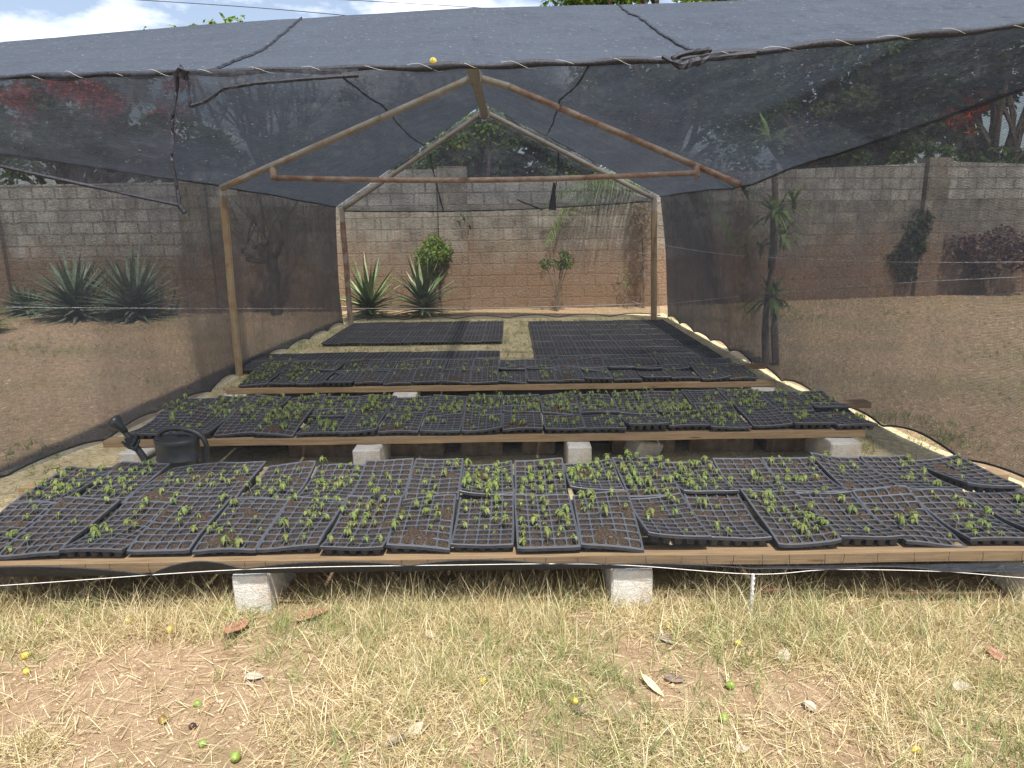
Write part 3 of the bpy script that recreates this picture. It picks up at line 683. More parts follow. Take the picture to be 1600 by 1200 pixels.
edgeL = [roofpt(0, 1 + 2 * k / 24) for k in range(25)]; edgeR = [roofpt(1, 1 + 2 * k / 24) for k in range(25)]
grid('roof_net', lambda a, b_: roofpt(a, b_ * 3), 150, 60, M['net_roof'], SH)
# rope-like seams running along the roof
def seam(u0, u1, r=.008, v0=.0, v1=2.98, lift=.004, name='seam'):
    b = MB(); pts = []
    for k in range(90):
        t = k / 89; v = v0 + (v1 - v0) * t
        uu = lerp(u0, u1, t) + .0012 * mnoise.noise(Vector((k * .3, u0, 1))) ; pts.append(roofpt(uu, v) + Vector((0, 0, lift)))
    b.tube(pts, r, 5, wob=.3); b.build(name, M['rope'], SH)
seam(.345, .36, v1=1.0); seam(.36, .30, .009, v0=1.0, lift=-.006)
seam(.64, .63, v1=1.0); seam(.63, .67, .009, v0=1.0, lift=-.006)
# rolled, laced front edge
def bundle(pts, r, n=200, name='rolled_edge', lace=True, r2=.25, tw=9):
    L = [polyat([(i / (len(pts) - 1), p) for i, p in enumerate(pts)], k / n) for k in range(n + 1)] if not isinstance(pts[0], tuple) else [polyat(pts, k / n) for k in range(n + 1)]
    b = MB(); rr = [r * (1 + r2 * math.sin(k * .55) + .2 * mnoise.noise(Vector((k * .11, 3, 1)))) for k in range(n + 1)]
    b.tube([p + Vector((0, 0, .004 * math.sin(k * .6))) for k, p in enumerate(L)], rr, 8); o = b.build(name, M['rope'], SH, smooth=True)
    if lace:
        c = MB(); hp = []
        for k in range(n * 4 + 1):
            p = polyat([(i / n, q) for i, q in enumerate(L)], k / (4 * n)) if False else L[min(n, k // 4)].lerp(L[min(n, k // 4 + 1)], (k % 4) / 4)
            th = k * 2 * math.pi / (4 * tw); hp.append(p + Vector((0, math.cos(th), math.sin(th))) * rr[min(n, k // 4)] * 1.04)
        c.tube(hp, .0006, 4); q = c.build('lacing', M['string'], o)
    return o
bundle(row0, .013, tw=6)
for e_ in (edgeL, edgeR):
    b = MB(); b.tube(smooth(e_, 5), .011, 6, wob=.3); b.build('eave_rope', M['rope'], SH)
# side walls
def sidewall(top, bot, name, seed):
    tl = [(top[i]) for i in range(len(top))]
    lt = [0]; 
    for a, c in zip(tl, tl[1:]): lt.append(lt[-1] + (c - a).length)
    lb = [0]
    for a, c in zip(bot, bot[1:]): lb.append(lb[-1] + (c - a).length)
    T = [(l / lt[-1], p) for l, p in zip(lt, tl)]; B = [(l / lb[-1], p) for l, p in zip(lb, bot)]
    def fn(u, v):
        a = polyat(T, u); c = polyat(B, u).copy()
        ph = (u * 11) % 1.0; c.z += .10 * math.sin(math.pi * ph) ** .7 * (.6 + .5 * mnoise.noise(Vector((u * 7, seed, 0))))
        k = 0
        p = c.lerp(a, v); p.z -= 0
        w = mnoise.noise(Vector((u * 7, v * 2, seed))) * .02 * math.sin(math.pi * v) + mnoise.noise(Vector((u * 30, v * 3, seed))) * .002
        sg = -1 if a.x < 0 else 1
        return p + Vector((w + sg * (.03 * math.sin(math.pi * v) + .09 * (1 - v)), 0, .006 * v))
    grid(name, fn, 120, 26, M['net_side'], SH)
    b = MB(); b.tube([fn(k / 240, 0) for k in range(241)], .008, 5); b.build('hem', M['rope'], SH)
botL = [Vector((-3.2, 2.75, .14)), G(0, 755, .02), G(190, 686, .02), G(330, 621, .02), G(400, 572, .02), G(470, 541, .02), G(545, 506, .02)]
botR = [Vector((3.1, 2.75, .14)), G(1600, 770, .02), G(1440, 704, .02), G(1340, 658, .02), G(1200, 592, .02), G(1140, 556, .02), G(1035, 496, .02)]
sidewall(edgeL, botL, 'side_net', 1); sidewall(edgeR, botR, 'side_net', 2)
# rear net: gable and lower drop
def gable(u, v):
    lo = eLr.lerp(eRr, u) + Vector((0, 0, -.05 - .06 * math.sin(math.pi * u))); hi = polyat(row3, u)
    p = lo.lerp(hi, v); return p + Vector((0, mnoise.noise(Vector((u * 6, v * 3, 7))) * .02 + .075, 0))
grid('gable_net', gable, 60, 20, M['net_gable'], SH)
bl = [(0, G(547, 503, .02)), (1, G(1030, 492, .02))]
def rear(u, v):
    lo = polyat(bl, u).copy(); lo.y = lerp(lo.y, YR + .55, .8); lo.z += .05 * abs(math.sin(u * math.pi * 6)); hi = eLr.lerp(eRr, u) + Vector((0, 0, -.052 - .06 * math.sin(math.pi * u)))
    p = lo.lerp(hi, v); return p + Vector((0, mnoise.noise(Vector((u * 6, v * 3, 17))) * .02 + .075, 0))
grid('rear_net', rear, 60, 20, M['net_rear'], SH)
b = MB(); b.tube([gable(k / 60, 0) for k in range(61)], .010, 5, wob=.35); b.tube([rear(k / 60, 0) for k in range(61)], .008, 5); b.build('hem', M['rope'], SH)
b = MB()
for pts in ([(672, 240), (680, 280), (693, 330)], [(873, 235), (870, 280), (862, 322)]):
    b = MB(); b.tube(smooth([P(x, y, YR + .05) for x, y in pts]), .011, 5, wob=.3); b.build('seam', M['rope'], SH)
b = MB()
b.tube([P(808, 312, YR - .05), P(848, 328, YR - .05)], .014, 5); b.build('loose_cord', M['rope'], SH); b = MB()
b.tube([P(866, 285, YR - .04), P(862, 328, YR - .04)], [.014, .06], 6, wob=.2)
b.build('gathered_corner', M['rope'], SH)
# front net and its folded skirt
hemz = lambda x: 0
HY = 2.60
st_px = [(-500, 945), (0, 915), (375, 890), (700, 883), (950, 882), (1175, 897), (1300, 890), (1470, 893), (1600, 903), (1900, 925)]
strL = [((x + 500) / 2400, P(x, y, HY)) for x, y in st_px]
ties = [-320, 235, 378, 640, 862, 948, 1300, 1478, 1800]
def lift_at(px):
    for a, c in zip(ties, ties[1:]):
        if a <= px <= c:
            t = (px - a) / (c - a); return (.026 if 380 < px < 1700 else .085) * (math.sin(math.pi * t) ** .8) * min(1, (c - a) / 250)
    return 0
def hempt(u):
    p = polyat(strL, u).copy(); px = u * 2400 - 500; p.z += lift_at(px) ; return p
topL = row0
def u_top(px):      # front edge point above a given pixel column
    tab = [(-470, 0), (0, .2), (285, .33), (680, .47), (745, .5), (1060, .62), (1300, .7), (1600, .8), (1980, 1)]
    for (a, ua), (c, uc) in zip(tab, tab[1:]):
        if px <= c or c == 1980: return max(0, min(1, lerp(ua, uc, (px - a) / (c - a))))
def foldpt(u):      # net wraps the front plank
    p = polyat(strL, u); return Vector((p.x * 1.02, 2.655, .245))
def frontpt(u, v):
    px = u * 2400 - 500; hi = polyat(topL, u_top(px)); lo = foldpt(u)
    p = lo.lerp(hi, v); w = mnoise.noise(Vector((u * 14, v * 3, 21))) * .02 + mnoise.noise(Vector((u * 60, v * 2.5, 2))) * .004
    return p + Vector((0, (w - .015) * math.sin(math.pi * v), 0))
grid('front_net', frontpt, 140, 40, M['net_front'], SH)
def skirt(u, v):
    lo = hempt(u); hi = foldpt(u); hi = Vector((hi.x, 2.652, .187))
    p = lo.lerp(hi, v); return p + Vector((0, mnoise.noise(Vector((u * 40, v * 2, 3))) * .006, 0))
grid('net_skirt', skirt, 240, 6, M['net_skirt'], SH)
def band(u, v):
    hi = foldpt(u); return Vector((hi.x, lerp(2.652, 2.655, v), lerp(.187, .245, v)))
grid('net_band', band, 140, 2, M['net_front'], SH)
b = MB(); b.tube([hempt(k / 300) for k in range(301)], .003, 5); b.build('hem', M['rope'], SH)
b = MB(); k = 0                                               # puckered threads over the plank
u = .05
while u < .95:
    x = foldpt(u).x; b = MB(); b.tube([Vector((x + R.uniform(-.01, .01), 2.648, .19)), Vector((x + R.uniform(-.004, .004), 2.645, .215)), Vector((x, 2.648, .242))], .0012, 4); b.build('pucker_thread', M['rope'], SH); u += R.uniform(.012, .026)
# loose flap at top left
fl = [[(-320, 150), (-160, 132), (0, 124), (140, 121), (277, 118)], [(-320, 232), (-160, 236), (0, 259), (140, 290), (284, 321)]]
def flap(u, v):
    t = u * 4; i = min(3, int(t)); f = t - i
    a = P(lerp(fl[0][i][0], fl[0][i + 1][0], f), lerp(fl[0][i][1], fl[0][i + 1][1], f), 2.96); c = P(lerp(fl[1][i][0], fl[1][i + 1][0], f), lerp(fl[1][i][1], fl[1][i + 1][1], f), 2.93)
    p = a.lerp(c, v); p += Vector((-.025 * math.sin(math.pi * v) * u, mnoise.noise(Vector((u * 7, v * 4, 31))) * .02 - .02 * v, 0)); return p
grid('net_flap', flap, 40, 20, M['net_flap'], SH)
b = MB(); b.tube([flap(k / 40, 1) for k in range(41)], .008, 6, wob=.1); b.tube([flap(1, k / 20) for k in range(21)], .007, 6, wob=.25); b.tube([flap(1, 1), flap(1, 1) + Vector((.02, 0, -.03))], .011, 6)
b.build('hem', M['rope'], SH)
# second small drape right of the knot
dr = [(291, 116), (297, 166), (318, 160), (350, 138), (400, 130), (470, 124), (560, 118)]
def drape(u, v):
    t = u * 6; i = min(5, int(t)); f = t - i; x = lerp(dr[i][0], dr[i + 1][0], f); y = lerp(dr[i][1], dr[i + 1][1], f)
    return P(x, lerp(113 - (x - 285) * .02, y, v), 2.95 - .01 * v)
grid('net_drape', drape, 48, 6, M['net_flap'], SH)
b = MB(); b.tube([drape(k / 60, 1) for k in range(61)], .007, 6, wob=.2)
b.tube([P(275, 118, 2.95), P(283, 107, 2.94), P(290, 112, 2.93), P(286, 122, 2.94)], .016, 7, wob=.3); b.build('knot', M['rope'], SH)
b = MB(); b.tube(smooth([P(1035, 88, 2.95), P(1062, 101, 2.92), P(1085, 97, 2.93), P(1118, 90, 2.95), P(1180, 84, 2.96)], 5), [.008] * 4 + [.017] * 8 + [.012] * 9, 7, wob=.3)
b.tube(smooth([P(1050, 92, 2.93), P(1070, 84, 2.94), P(1110, 78, 2.97)], 5), .011, 7, wob=.3); b.build('knot', M['rope'], SH)
# frame
def pipe(name, a, c, r, mat, sag=0, n=12, parent=SH):
    b = MB(); K = 14; b.tube([a.lerp(c, k / K) + Vector((0, 0, -sag * math.sin(math.pi * k / K))) for k in range(K + 1)], r, n)
    return b.build(name, M[mat], parent, smooth=True)
rj = P(742, 120, YF)
o = pipe('rafter', eL + Vector((0, 0, -.02)), rj, .034, 'pipe_pale')
j2 = P(797, 136, YF)
pipe('rafter', rj, j2, .036, 'pipe_pale'); pipe('rafter', j2, P(1158, 289, YF), .033, 'pipe_rust')
pipe('rafter', P(537, 326, YR), P(757, 174, YR), .036, 'pipe_pale'); pipe('rafter', P(757, 174, YR), P(1021, 310, YR), .036, 'pipe_pale')
tip = rj + (rj - P(757, 174, YR)).normalized() * 1.35
pipe('ridge_pole', tip, P(757, 178, YR - .02), .058, 'pipe_pale')
b = MB(); c = P(757, 178, YR - .05); b.tube([c, c + Vector((0, -.05, 0))], .09, 14); b.build('flange', M['pipe_pale'], SH); b = MB()
c = rj; d = (rj - P(757, 174, YR)).normalized(); b.tube([c - d * .05, c + d * .05], .078, 14); b.build('flange', M['pipe_pale'], SH)
pipe('tie_bar', P(433, 278, YF - .1), P(1090, 270, YF - .1), .027, 'pipe_rust', .045)
b = MB(); b.tube([P(426, 264, YF), P(428, 278, YF - .08), P(434, 278, YF - .1)], .036, 9); b.build('bracket', M['pipe_rust'], SH); b = MB(); b.tube([P(1088, 262, YF - .02), P(1089, 277, YF - .1)], .034, 9); b.build('bracket', M['pipe_rust'], SH)
g = G(374, 587); b = MB(); t_ = P(348, 322, g.y); b.box(Vector(((g.x + t_.x) / 2, g.y, (t_.z - .1) / 2)), (.09, .09, .05), bev=.01)
def post(name, gx, gy, tx, ty, w, mat, capmat, split):
    g = G(gx, gy); t = P(tx, ty, g.y if gy > 540 else YR); g.y = t.y; g = Vector((G(gx, gy).x * t.y / G(gx, gy).y, t.y, -.1))
    b = MB(); K = 8; mid = g.lerp(t, split)
    b.tube([g.lerp(mid, k / K) + Vector((R.uniform(-.004, .004), 0, 0)) for k in range(K + 1)], w, 8); b.build(name, M[mat], SH)
    b = MB(); b.tube([mid, t], w * .85, 12); b.build('post_cap', M[capmat], SH)
g1 = G(374, 588)
post('post', 374, 588, 347, 292, .041, 'post_wood', 'pipe_pale', .93)
post('post', 548, 505, 534, 326, .046, 'pipe_rust', 'pipe_pale', .90)
post('post', 1022, 492, 1022, 310, .050, 'post_wood', 'pipe_pale', .90)

# strings and wires
wire_thing('ground_string', 'taut white string along the foot of the front net', [p for _, p in strL], .0015, 'string', 'string')
wire_thing('tie_wire', 'upper sagging wire along the right side net', [P(1030, 382, 11), P(1130, 397, 8.4), P(1260, 405, 6.6), P(1430, 410, 5.0), P(1640, 409, 4)], .0034, 'wire', 'wire', 'wires along the nets')
wire_thing('tie_wire', 'lower wire rising to the right along the right side net', [P(1030, 476, 11), P(1200, 459, 7.4), P(1400, 443, 5.2), P(1640, 431, 4)], .0034, 'wire', 'wire', 'wires along the nets')
wire_thing('tie_wire', 'level wire crossing behind the rear net and the left yard', [P(10, 480, 11.5), P(300, 482, 11.5), P(540, 482, 11.5), P(780, 481, 11.5), P(1025, 474, 11.4)], .005, 'wire', 'wire', 'wires along the nets')
b = MB(); s0 = P(1176, 897, HY); b.tube([Vector((s0.x, HY - .01, -.08)), Vector((s0.x - .002, HY - .01, s0.z + .005))], .007, 6)
for k in range(7): z = .02 + k * .024; b.tube([Vector((s0.x, HY - .01, z)), Vector((s0.x, HY - .01, z + .006))], .0085, 6)
b.build('x', M['wire']); o = bpy.data.objects['x']; o.name = 'metal_stake'; tag(o, 'short ribbed metal stake holding up the white string', 'stake')

# ------------------------------------------------------------------ benches: planks and blocks
def block(c, dims, lab, grp, rz=0, jit=.004, name='concrete_block', mat='concrete'):
    b = MB(); b.box((0, 0, dims[2] / 2), dims, bev=.008, jit=.003)
    # chip the faces: subdivide lightly through displacement of a denser shell
    o = b.build(name, M[mat]); o.location = c; o.rotation_euler = (0, 0, rz); tag(o, lab, 'concrete block', grp)
    mo = o.modifiers.new('sub', 'SUBSURF'); mo.subdivision_type = 'SIMPLE'; mo.levels = 4; mo.render_levels = 4
    tx = bpy.data.textures.get('rough') or bpy.data.textures.new('rough', 'CLOUDS'); tx.noise_scale = .05
    md = o.modifiers.new('d', 'DISPLACE'); md.texture = tx; md.strength = .0035; md.mid_level = .5; md.texture_coords = 'GLOBAL'
    return o
def plank(x0, x1, y, z, lab, dims=(.10, .044), rz=0, tilt=0, name='wooden_plank'):
    L = x1 - x0; b = MB(); K = 24
    vs = []; w, h = dims[0] / 2, dims[1] / 2
    for k in range(K + 1):
        x = lerp(-L / 2, L / 2, k / K); s = .006 * math.sin(k * .8 + y) ; e = .002
        vs += [(x, -w + s * .3, -h + e * math.sin(k * 1.7)), (x, w, -h), (x, w, h), (x, -w + s * .3, h + e * math.sin(k))]
    fs = [(4 * k + a, 4 * k + (a + 1) % 4, 4 * k + 4 + (a + 1) % 4, 4 * k + 4 + a) for k in range(K) for a in range(4)] + [(3, 2, 1, 0), (4 * K, 4 * K + 1, 4 * K + 2, 4 * K + 3)]
    fs = [tuple(reversed(f)) for f in fs]
    b.add(vs, fs); o = b.build(name, M['wood']); o.location = ((x0 + x1) / 2, y, z); o.rotation_euler = (0, tilt, rz)
    tag(o, lab, 'plank', 'bench planks'); return o
BH = .186
plank(-3.0, 2.75, 2.715, BH + .027, 'front plank of the nearest bench, seen through the net', tilt=0)
plank(-2.7, 2.7, 3.60, BH + .027, 'rear plank of the nearest bench, under the trays')
plank(-2.72, 2.34, 4.44, BH + .027, 'front plank of the middle bench, behind the watering can')
plank(-2.72, 2.75, 5.16, BH + .027, 'rear plank of the middle bench, its end jutting out at the right')
B3Z = .115
plank(-2.62, 2.42, 6.21, B3Z + .027, 'front plank of the farthest bench, dark knot at its left end')
plank(-2.45, 2.60, 6.98, B3Z + .027, 'rear plank of the farthest bench, end showing at the right')
def bx(px, Y): return P(px, 600, Y).x * 1.0
def atx(px, py, z=0): return G(px, py, z)
Y1 = 2.64
for px, w, lab in ((405, .155, 'speckled grey block under the nearest bench, left of centre, with rust stain'), (985, .172, 'pale speckled block under the nearest bench, right of centre'), (1632, .16, 'block cut by the right edge of the photo under the nearest bench')):
    g = G(px, 948); block((g.x, Y1 + .195, 0), (w, .39, BH), lab, 'blocks under the nearest bench')
for x, y in ((-1.1, 3.6), (.35, 3.6), (1.9, 3.6), (-2.4, 3.6)):
    pass
for px, lab in ((150, 'dim block under the left part of the nearest bench'),):
    pass
Y2 = 4.28
for px, w, lab in ((206, .19, 'block beside the watering can at the left end of the middle bench'), (572, .18, 'pale block under the middle bench, first to the right of the watering can'), (906, .155, 'pale block under the middle bench near its centre'), (1322, .20, 'white block at the right end of the middle bench')):
    g = P(px, 705, Y2); block((g.x, Y2 + .195, 0), (w, .39, BH), lab, 'blocks under the front of the middle bench')
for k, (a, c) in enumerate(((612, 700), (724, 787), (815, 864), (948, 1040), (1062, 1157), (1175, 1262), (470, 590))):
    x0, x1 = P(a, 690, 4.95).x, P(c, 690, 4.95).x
    block(((x0 + x1) / 2, 4.755, 0), (x1 - x0, .19, BH - .012), ['first', 'second', 'third', 'fourth', 'fifth', 'sixth', 'leftmost'][k] + (' brown shaded block from the left along the back of the middle bench' if k < 6 else ' brown shaded block along the back of the middle bench'), 'shaded blocks under the back of the middle bench', mat='shaded_block')
for px, w, lab in ((362, .22, 'white block under the left end of the farthest bench'), (632, .22, 'white block under the farthest bench, left of centre'), (1195, .22, 'white block under the right end of the farthest bench')):
    g = P(px, 616, 6.1); block((g.x, 6.20, 0), (w, .36, B3Z), lab, 'blocks under the farthest bench')
def shade_sheet_pt(u, v):
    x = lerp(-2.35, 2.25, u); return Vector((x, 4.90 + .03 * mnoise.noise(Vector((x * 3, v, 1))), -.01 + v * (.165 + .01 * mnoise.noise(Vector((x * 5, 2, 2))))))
o = grid('shade_sheet', shade_sheet_pt, 80, 4, M['net_skirt']); tag(o, 'black netting added to darken the gap under the middle bench', 'sheet')  # black sheet added to stand in for the shade under the bench
b = MB(); g = G(990, 692)
o = block((g.x, g.y - .28, 0), (.22, .14, .13), 'small broken block lump behind the nearest trays near the centre', 'loose stones', .4)
o.rotation_euler = (.2, .25, .5)

# ------------------------------------------------------------------ trays
TW, TL, NX, NY = .272, .50, 5, 9
def tray_mesh(seed, far=False, nx=NX, ny=NY):
    rg = random.Random(seed)
    A = rg.uniform(-.034, .002); Bq = rg.uniform(-.020, .020); C = rg.uniform(-.014, .014); D = rg.uniform(-.012, .012); ed = rg.uniform(-.03, .012); off = rg.uniform(0, 50)
    if far: A, Bq, C, D, ed = A * .15, Bq * .15, C * .3, D * .2, ed * .1
    def wz(x, y):
        s = x / (TW / 2); t = y / (TL / 2)
        return A * (1 - t * t) + Bq * s * t + C * t + D * (s * s) + ed * max(0, -t - .6) * 2 + .006 * (0 if far else 1) * mnoise.noise(Vector((x * 7 + off, y * 6, off)))
    b = MB(); cw = (TW - .016) / nx; cl = (TL - .016) / ny; Dp = .044; mi0 = 1
    x0 = -TW / 2 + .008; y0 = -TL / 2 + .008; g_ = .0031
    for j in range(ny):
        for i in range(nx):
            cx = x0 + (i + .5) * cw; cy = y0 + (j + .5) * cl; hx, hy = cw / 2 - g_, cl / 2 - g_; k = .0075
            oc = [(-hx + k, -hy), (hx - k, -hy), (hx, -hy + k), (hx, hy - k), (hx - k, hy), (-hx + k, hy), (-hx, hy - k), (-hx, -hy + k)]
            X, Y = cw / 2, cl / 2
            sq = [(-X, -Y), (X, -Y), (X, Y), (-X, Y)]
            vs = [(cx + a, cy + c, 0) for a, c in sq] + [(cx + a, cy + c, .0012) for a, c in oc] + [(cx + a * .93, cy + c * .93, -.004) for a, c in oc] + [(cx + a * .62, cy + c * .62, -Dp) for a, c in oc]
            fs = [(0, 1, 5, 4), (1, 6, 5), (1, 2, 7, 6), (2, 8, 7), (2, 3, 9, 8), (3, 10, 9), (3, 0, 11, 10), (0, 4, 11)]
            if not far or True:
                fs += [(4 + q, 4 + (q + 1) % 8, 12 + (q + 1) % 8, 12 + q) for q in range(8)] + [(12 + q, 12 + (q + 1) % 8, 20 + (q + 1) % 8, 20 + q) for q in range(8)]
                if not far: fs.append(tuple(range(27, 19, -1)))
            b.add(vs, fs); b.m[-len(fs):] = [1] * 8 + [0] * (len(fs) - 8)
    # rolled rim and lip
    X, Y = TW / 2, TL / 2
    def ring(ix, z, n=10):
        out = []
        for (ax, ay), (bx_, by_) in (((-1, -1), (1, -1)), ((1, -1), (1, 1)), ((1, 1), (-1, 1)), ((-1, 1), (-1, -1))):
            for q in range(n):
                t = q / n; px_, py_ = lerp(ax, bx_, t), lerp(ay, by_, t)
                rx, ry = (X - ix) * px_, (Y - ix) * py_
                if q == 0: rx *= .985; ry *= .992
                out.append((rx, ry, z))
        return out
    rs = [ring(.0085, 0), ring(.0065, .003), ring(.002, .003), ring(0, 0), ring(-.001, -.013)]; n = len(rs[0])
    vs = [p for r_ in rs for p in r_]; fs = [(a * n + q, a * n + (q + 1) % n, (a + 1) * n + (q + 1) % n, (a + 1) * n + q) for a in range(4) for q in range(n)]
    fs = [tuple(reversed(f)) for f in fs]
    b.add(vs, fs); b.m[-len(fs):] = [1] * (3 * n) + [0] * n
    b.v = [(x, y, z + wz(x, y)) for x, y, z in b.v]
    me = bpy.data.meshes.new('seedling_tray'); me.from_pydata(b.v, [], b.f); me.materials.append(M['tray_old'] if far else M['tray']); me.materials.append(M['tray_rib']); me.polygons.foreach_set('material_index', b.m); me.update()
    s = MB(); sx, sy = (14, 26) if far else (30, 56); full = rg.uniform(.0, 1)
    lvl = -.0085 if not far else -.009
    for j in range(sy + 1):
        for i in range(sx + 1):
            x = lerp(-X + .007, X - .007, i / sx); y = lerp(-Y + .007, Y - .007, j / sy)
            h = lvl + .005 * mnoise.noise(Vector((x * 120, y * 120, off))) + .004 * mnoise.noise(Vector((x * 45, y * 45, off)))
            if not far:
                over = mnoise.noise(Vector((x * 9 + off, y * 8, 6))) - (.40 - .22 * full)
                if over > 0: h += min(.011, over * .06)
            s.v.append((x, y, h + wz(x, y)))
    W = sx + 1
    for j in range(sy):
        for i in range(sx): s.f.append((j * W + i, j * W + i + 1, (j + 1) * W + i + 1, (j + 1) * W + i))
    ms = bpy.data.meshes.new('soil'); ms.from_pydata(s.v, [], s.f); ms.materials.append(M['soil_far'] if far else M['soil']); ms.update()
    return me, ms, wz
NEARV = [tray_mesh(100 + i) for i in range(12)]; FARV = [tray_mesh(300 + i, True) for i in range(4)]
def seedling_mesh(seed, small=False):
    rg = random.Random(seed); H = rg.uniform(.035, .075) * (.6 if small else 1); b = MB()
    bend = Vector((rg.uniform(-.015, .015), rg.uniform(-.015, .015), 0))
    pts = [Vector((0, 0, -.012)), Vector((0, 0, H * .5)) + bend * .4, Vector((0, 0, H)) + bend]
    b.tube(pts, [.0014, .0012, .001], 4, 1)
    top = pts[-1]; n = rg.randint(6, 10)
    for i in range(n):
        az = 2 * math.pi * i / n + rg.uniform(-.4, .4); d = Vector((math.cos(az), math.sin(az), 0)); s = Vector((-math.sin(az), math.cos(az), 0))
        L = rg.uniform(.014, .030) * (.7 if small else 1); w = L * rg.uniform(.17, .30); o_ = top - Vector((0, 0, rg.uniform(0, .012)))
        dr_ = rg.uniform(.5, 1.3)
        a = o_ + d * L * .5 + Vector((0, 0, L * .12)); c = o_ + d * L * .85 - Vector((0, 0, L * .45 * dr_)); e = o_ + d * L * .95 - Vector((0, 0, L * 1.15 * dr_))
        b.add([o_, a - s * w, a + s * w, c - s * w, c + s * w, e], [(0, 1, 2), (1, 3, 4, 2), (3, 5, 4)], 0)
    me = bpy.data.meshes.new('seedling'); me.from_pydata(b.v, [], b.f); me.materials.append(M['leaf']); me.materials.append(M['stem'])
    me.polygons.foreach_set('material_index', b.m); me.update(); return me
SEEDV = [seedling_mesh(i) for i in range(14)]; SEEDS = [seedling_mesh(50 + i, True) for i in range(5)]
ORD = ['', 'first', 'second', 'third', 'fourth', 'fifth', 'sixth', 'seventh', 'eighth', 'ninth', 'tenth', 'eleventh', 'twelfth', 'thirteenth', 'fourteenth', 'fifteenth', 'sixteenth', 'seventeenth', 'eighteenth', 'nineteenth', 'twentieth', 'twenty-first']
def put_tray(x, y, z, label, group, nseed, far=False, rot=(0, 0, 0), var=None, sx=1.0, clump=True, small=False):
    me, ms, wz = (R.choice(FARV) if far else (NEARV[var] if var is not None else R.choice(NEARV)))
    o = bpy.data.objects.new('seedling_tray', me); COL.objects.link(o); o.location = (x, y, z); o.rotation_euler = rot; o.scale = (sx, 1, 1)
    tag(o, label, 'seedling tray', group)
    s = bpy.data.objects.new('soil', ms); COL.objects.link(s); s.parent = o
    foc = [(R.uniform(-.1, .1), R.uniform(-.18, .18)) for _ in range(2 + nseed // 8)]
    used = set()
    for _ in range(nseed):
        for _t in range(8):
            if clump and R.random() < .75:
                f = R.choice(foc); fx, fy = f[0] + R.gauss(0, .04), f[1] + R.gauss(0, .055)
            else: fx, fy = R.uniform(-.12, .12), R.uniform(-.23, .23)
            i = max(0, min(NX - 1, int((fx + TW / 2) / TW * NX))); j = max(0, min(NY - 1, int((fy + TL / 2) / TL * NY)))
            if (i, j) not in used: break
        used.add((i, j))
        cx = -TW / 2 + .008 + (i + .5) * (TW - .016) / NX + R.uniform(-.009, .009); cy = -TL / 2 + .008 + (j + .5) * (TL - .016) / NY + R.uniform(-.009, .009)
        q = bpy.data.objects.new('seedling', R.choice(SEEDS if small else SEEDV)); COL.objects.link(q); q.parent = o
        q.location = (cx, cy, wz(cx, cy) - .006); q.rotation_euler = (R.uniform(-.15, .15), R.uniform(-.15, .15), R.uniform(0, 6.28)); k = R.uniform(.42, .98); q.scale = (k / sx, k, k)
    return o
def look(n): return 'almost bare' if n < 5 else 'sparse' if n < 12 else 'half green' if n < 22 else 'crowded'
def bench(yc_front, yc_back, x0, n, ztop, cf, cb, name, pitch, rr=2.2):
    for row, yc, cnt in (('front', yc_front, cf), ('back', yc_back, cb)):
        for i in range(n):
            ns = int(2.5 * (cnt[i] if i < len(cnt) else cnt[-1]))
            x = x0 + (i + .5) * pitch + R.uniform(-.003, .003)
            z = ztop + (0.004 if row == 'front' else .012) + R.uniform(-.004, .004)
            tl_ = rad(R.uniform(-rr, rr)) + (rad(.6) if row == 'front' else 0)
            put_tray(x, yc + R.uniform(-.02, .02), z, f'{look(ns)} black tray, {ORD[i + 1]} from left in {row} row of the {name} bench', f'trays on the {name} bench', ns,
                     rot=(tl_, rad(R.uniform(-1.2, 1.2)), rad(R.uniform(-1.3, 1.3))), sx=(pitch - .003) / TW)
BT = BH + .052 + .052
bench(2.95, 3.43, -2.48, 18, BT, [2, 2, 5, 4, 5, 8, 9, 6, 8, 10, 5, 4, 3, 12, 2, 3, 7, 3, 5], [12, 12, 4, 6, 9, 10, 4, 5, 16, 14, 15, 18, 16, 4, 7, 3, 5, 3], 'nearest', .276)
bench(4.66, 5.00, -2.56, 18, BT, [3, 3, 3, 14, 8, 4, 7, 5, 4, 3, 6, 5, 4, 12, 12, 5, 4, 3], [8, 9, 10, 14, 14, 14, 8, 8, 12, 15, 15, 14, 16, 14, 4, 8, 6, 8], 'middle', .277)
bench(6.44, 6.82, -2.52, 18, B3Z + .052 + .050, [12, 8, 2, 1, 1, 1, 2, 1, 2, 2, 3, 1, 1, 2, 1, 1, 2, 2], [10, 6, 4, 5, 1, 5, 2, 1, 4, 1, 1, 0, 1, 0, 0, 1, 1, 1], 'farthest', .266, 1.5)
# trays lying on the ground at the back
def gtrays(x0, y0, nc, nr, name, seedf, skip=()):
    for r_ in range(nr):
        for c_ in range(nc):
            x = x0 + (c_ + .5) * .274; y = y0 + (r_ + .5) * .503; ns = seedf(c_, r_)
            put_tray(x + R.uniform(-.003, .003), y + R.uniform(-.004, .004), .062 + R.uniform(-.002, .003), f'black tray in {name}, {ORD[c_ + 1]} column from left, {ORD[r_ + 1]} row from benches',
                     f'trays of the {name}', ns, far=True, rot=(rad(R.uniform(-.5, .5)), rad(R.uniform(-.4, .4)), rad(R.uniform(-.5, .5))), clump=False, small=True)
a = G(785, 538, .06); gtrays(a.x - 9 * .274, a.y + .26, 9, 4, 'left rear ground block', lambda c, r: 0)
a = G(780, 571, .06); gtrays(a.x - 11 * .274, G(600, 571, .06).y - .16, 11, 2, 'left near ground block', lambda c, r: 0 if R.random() < .8 else 1)
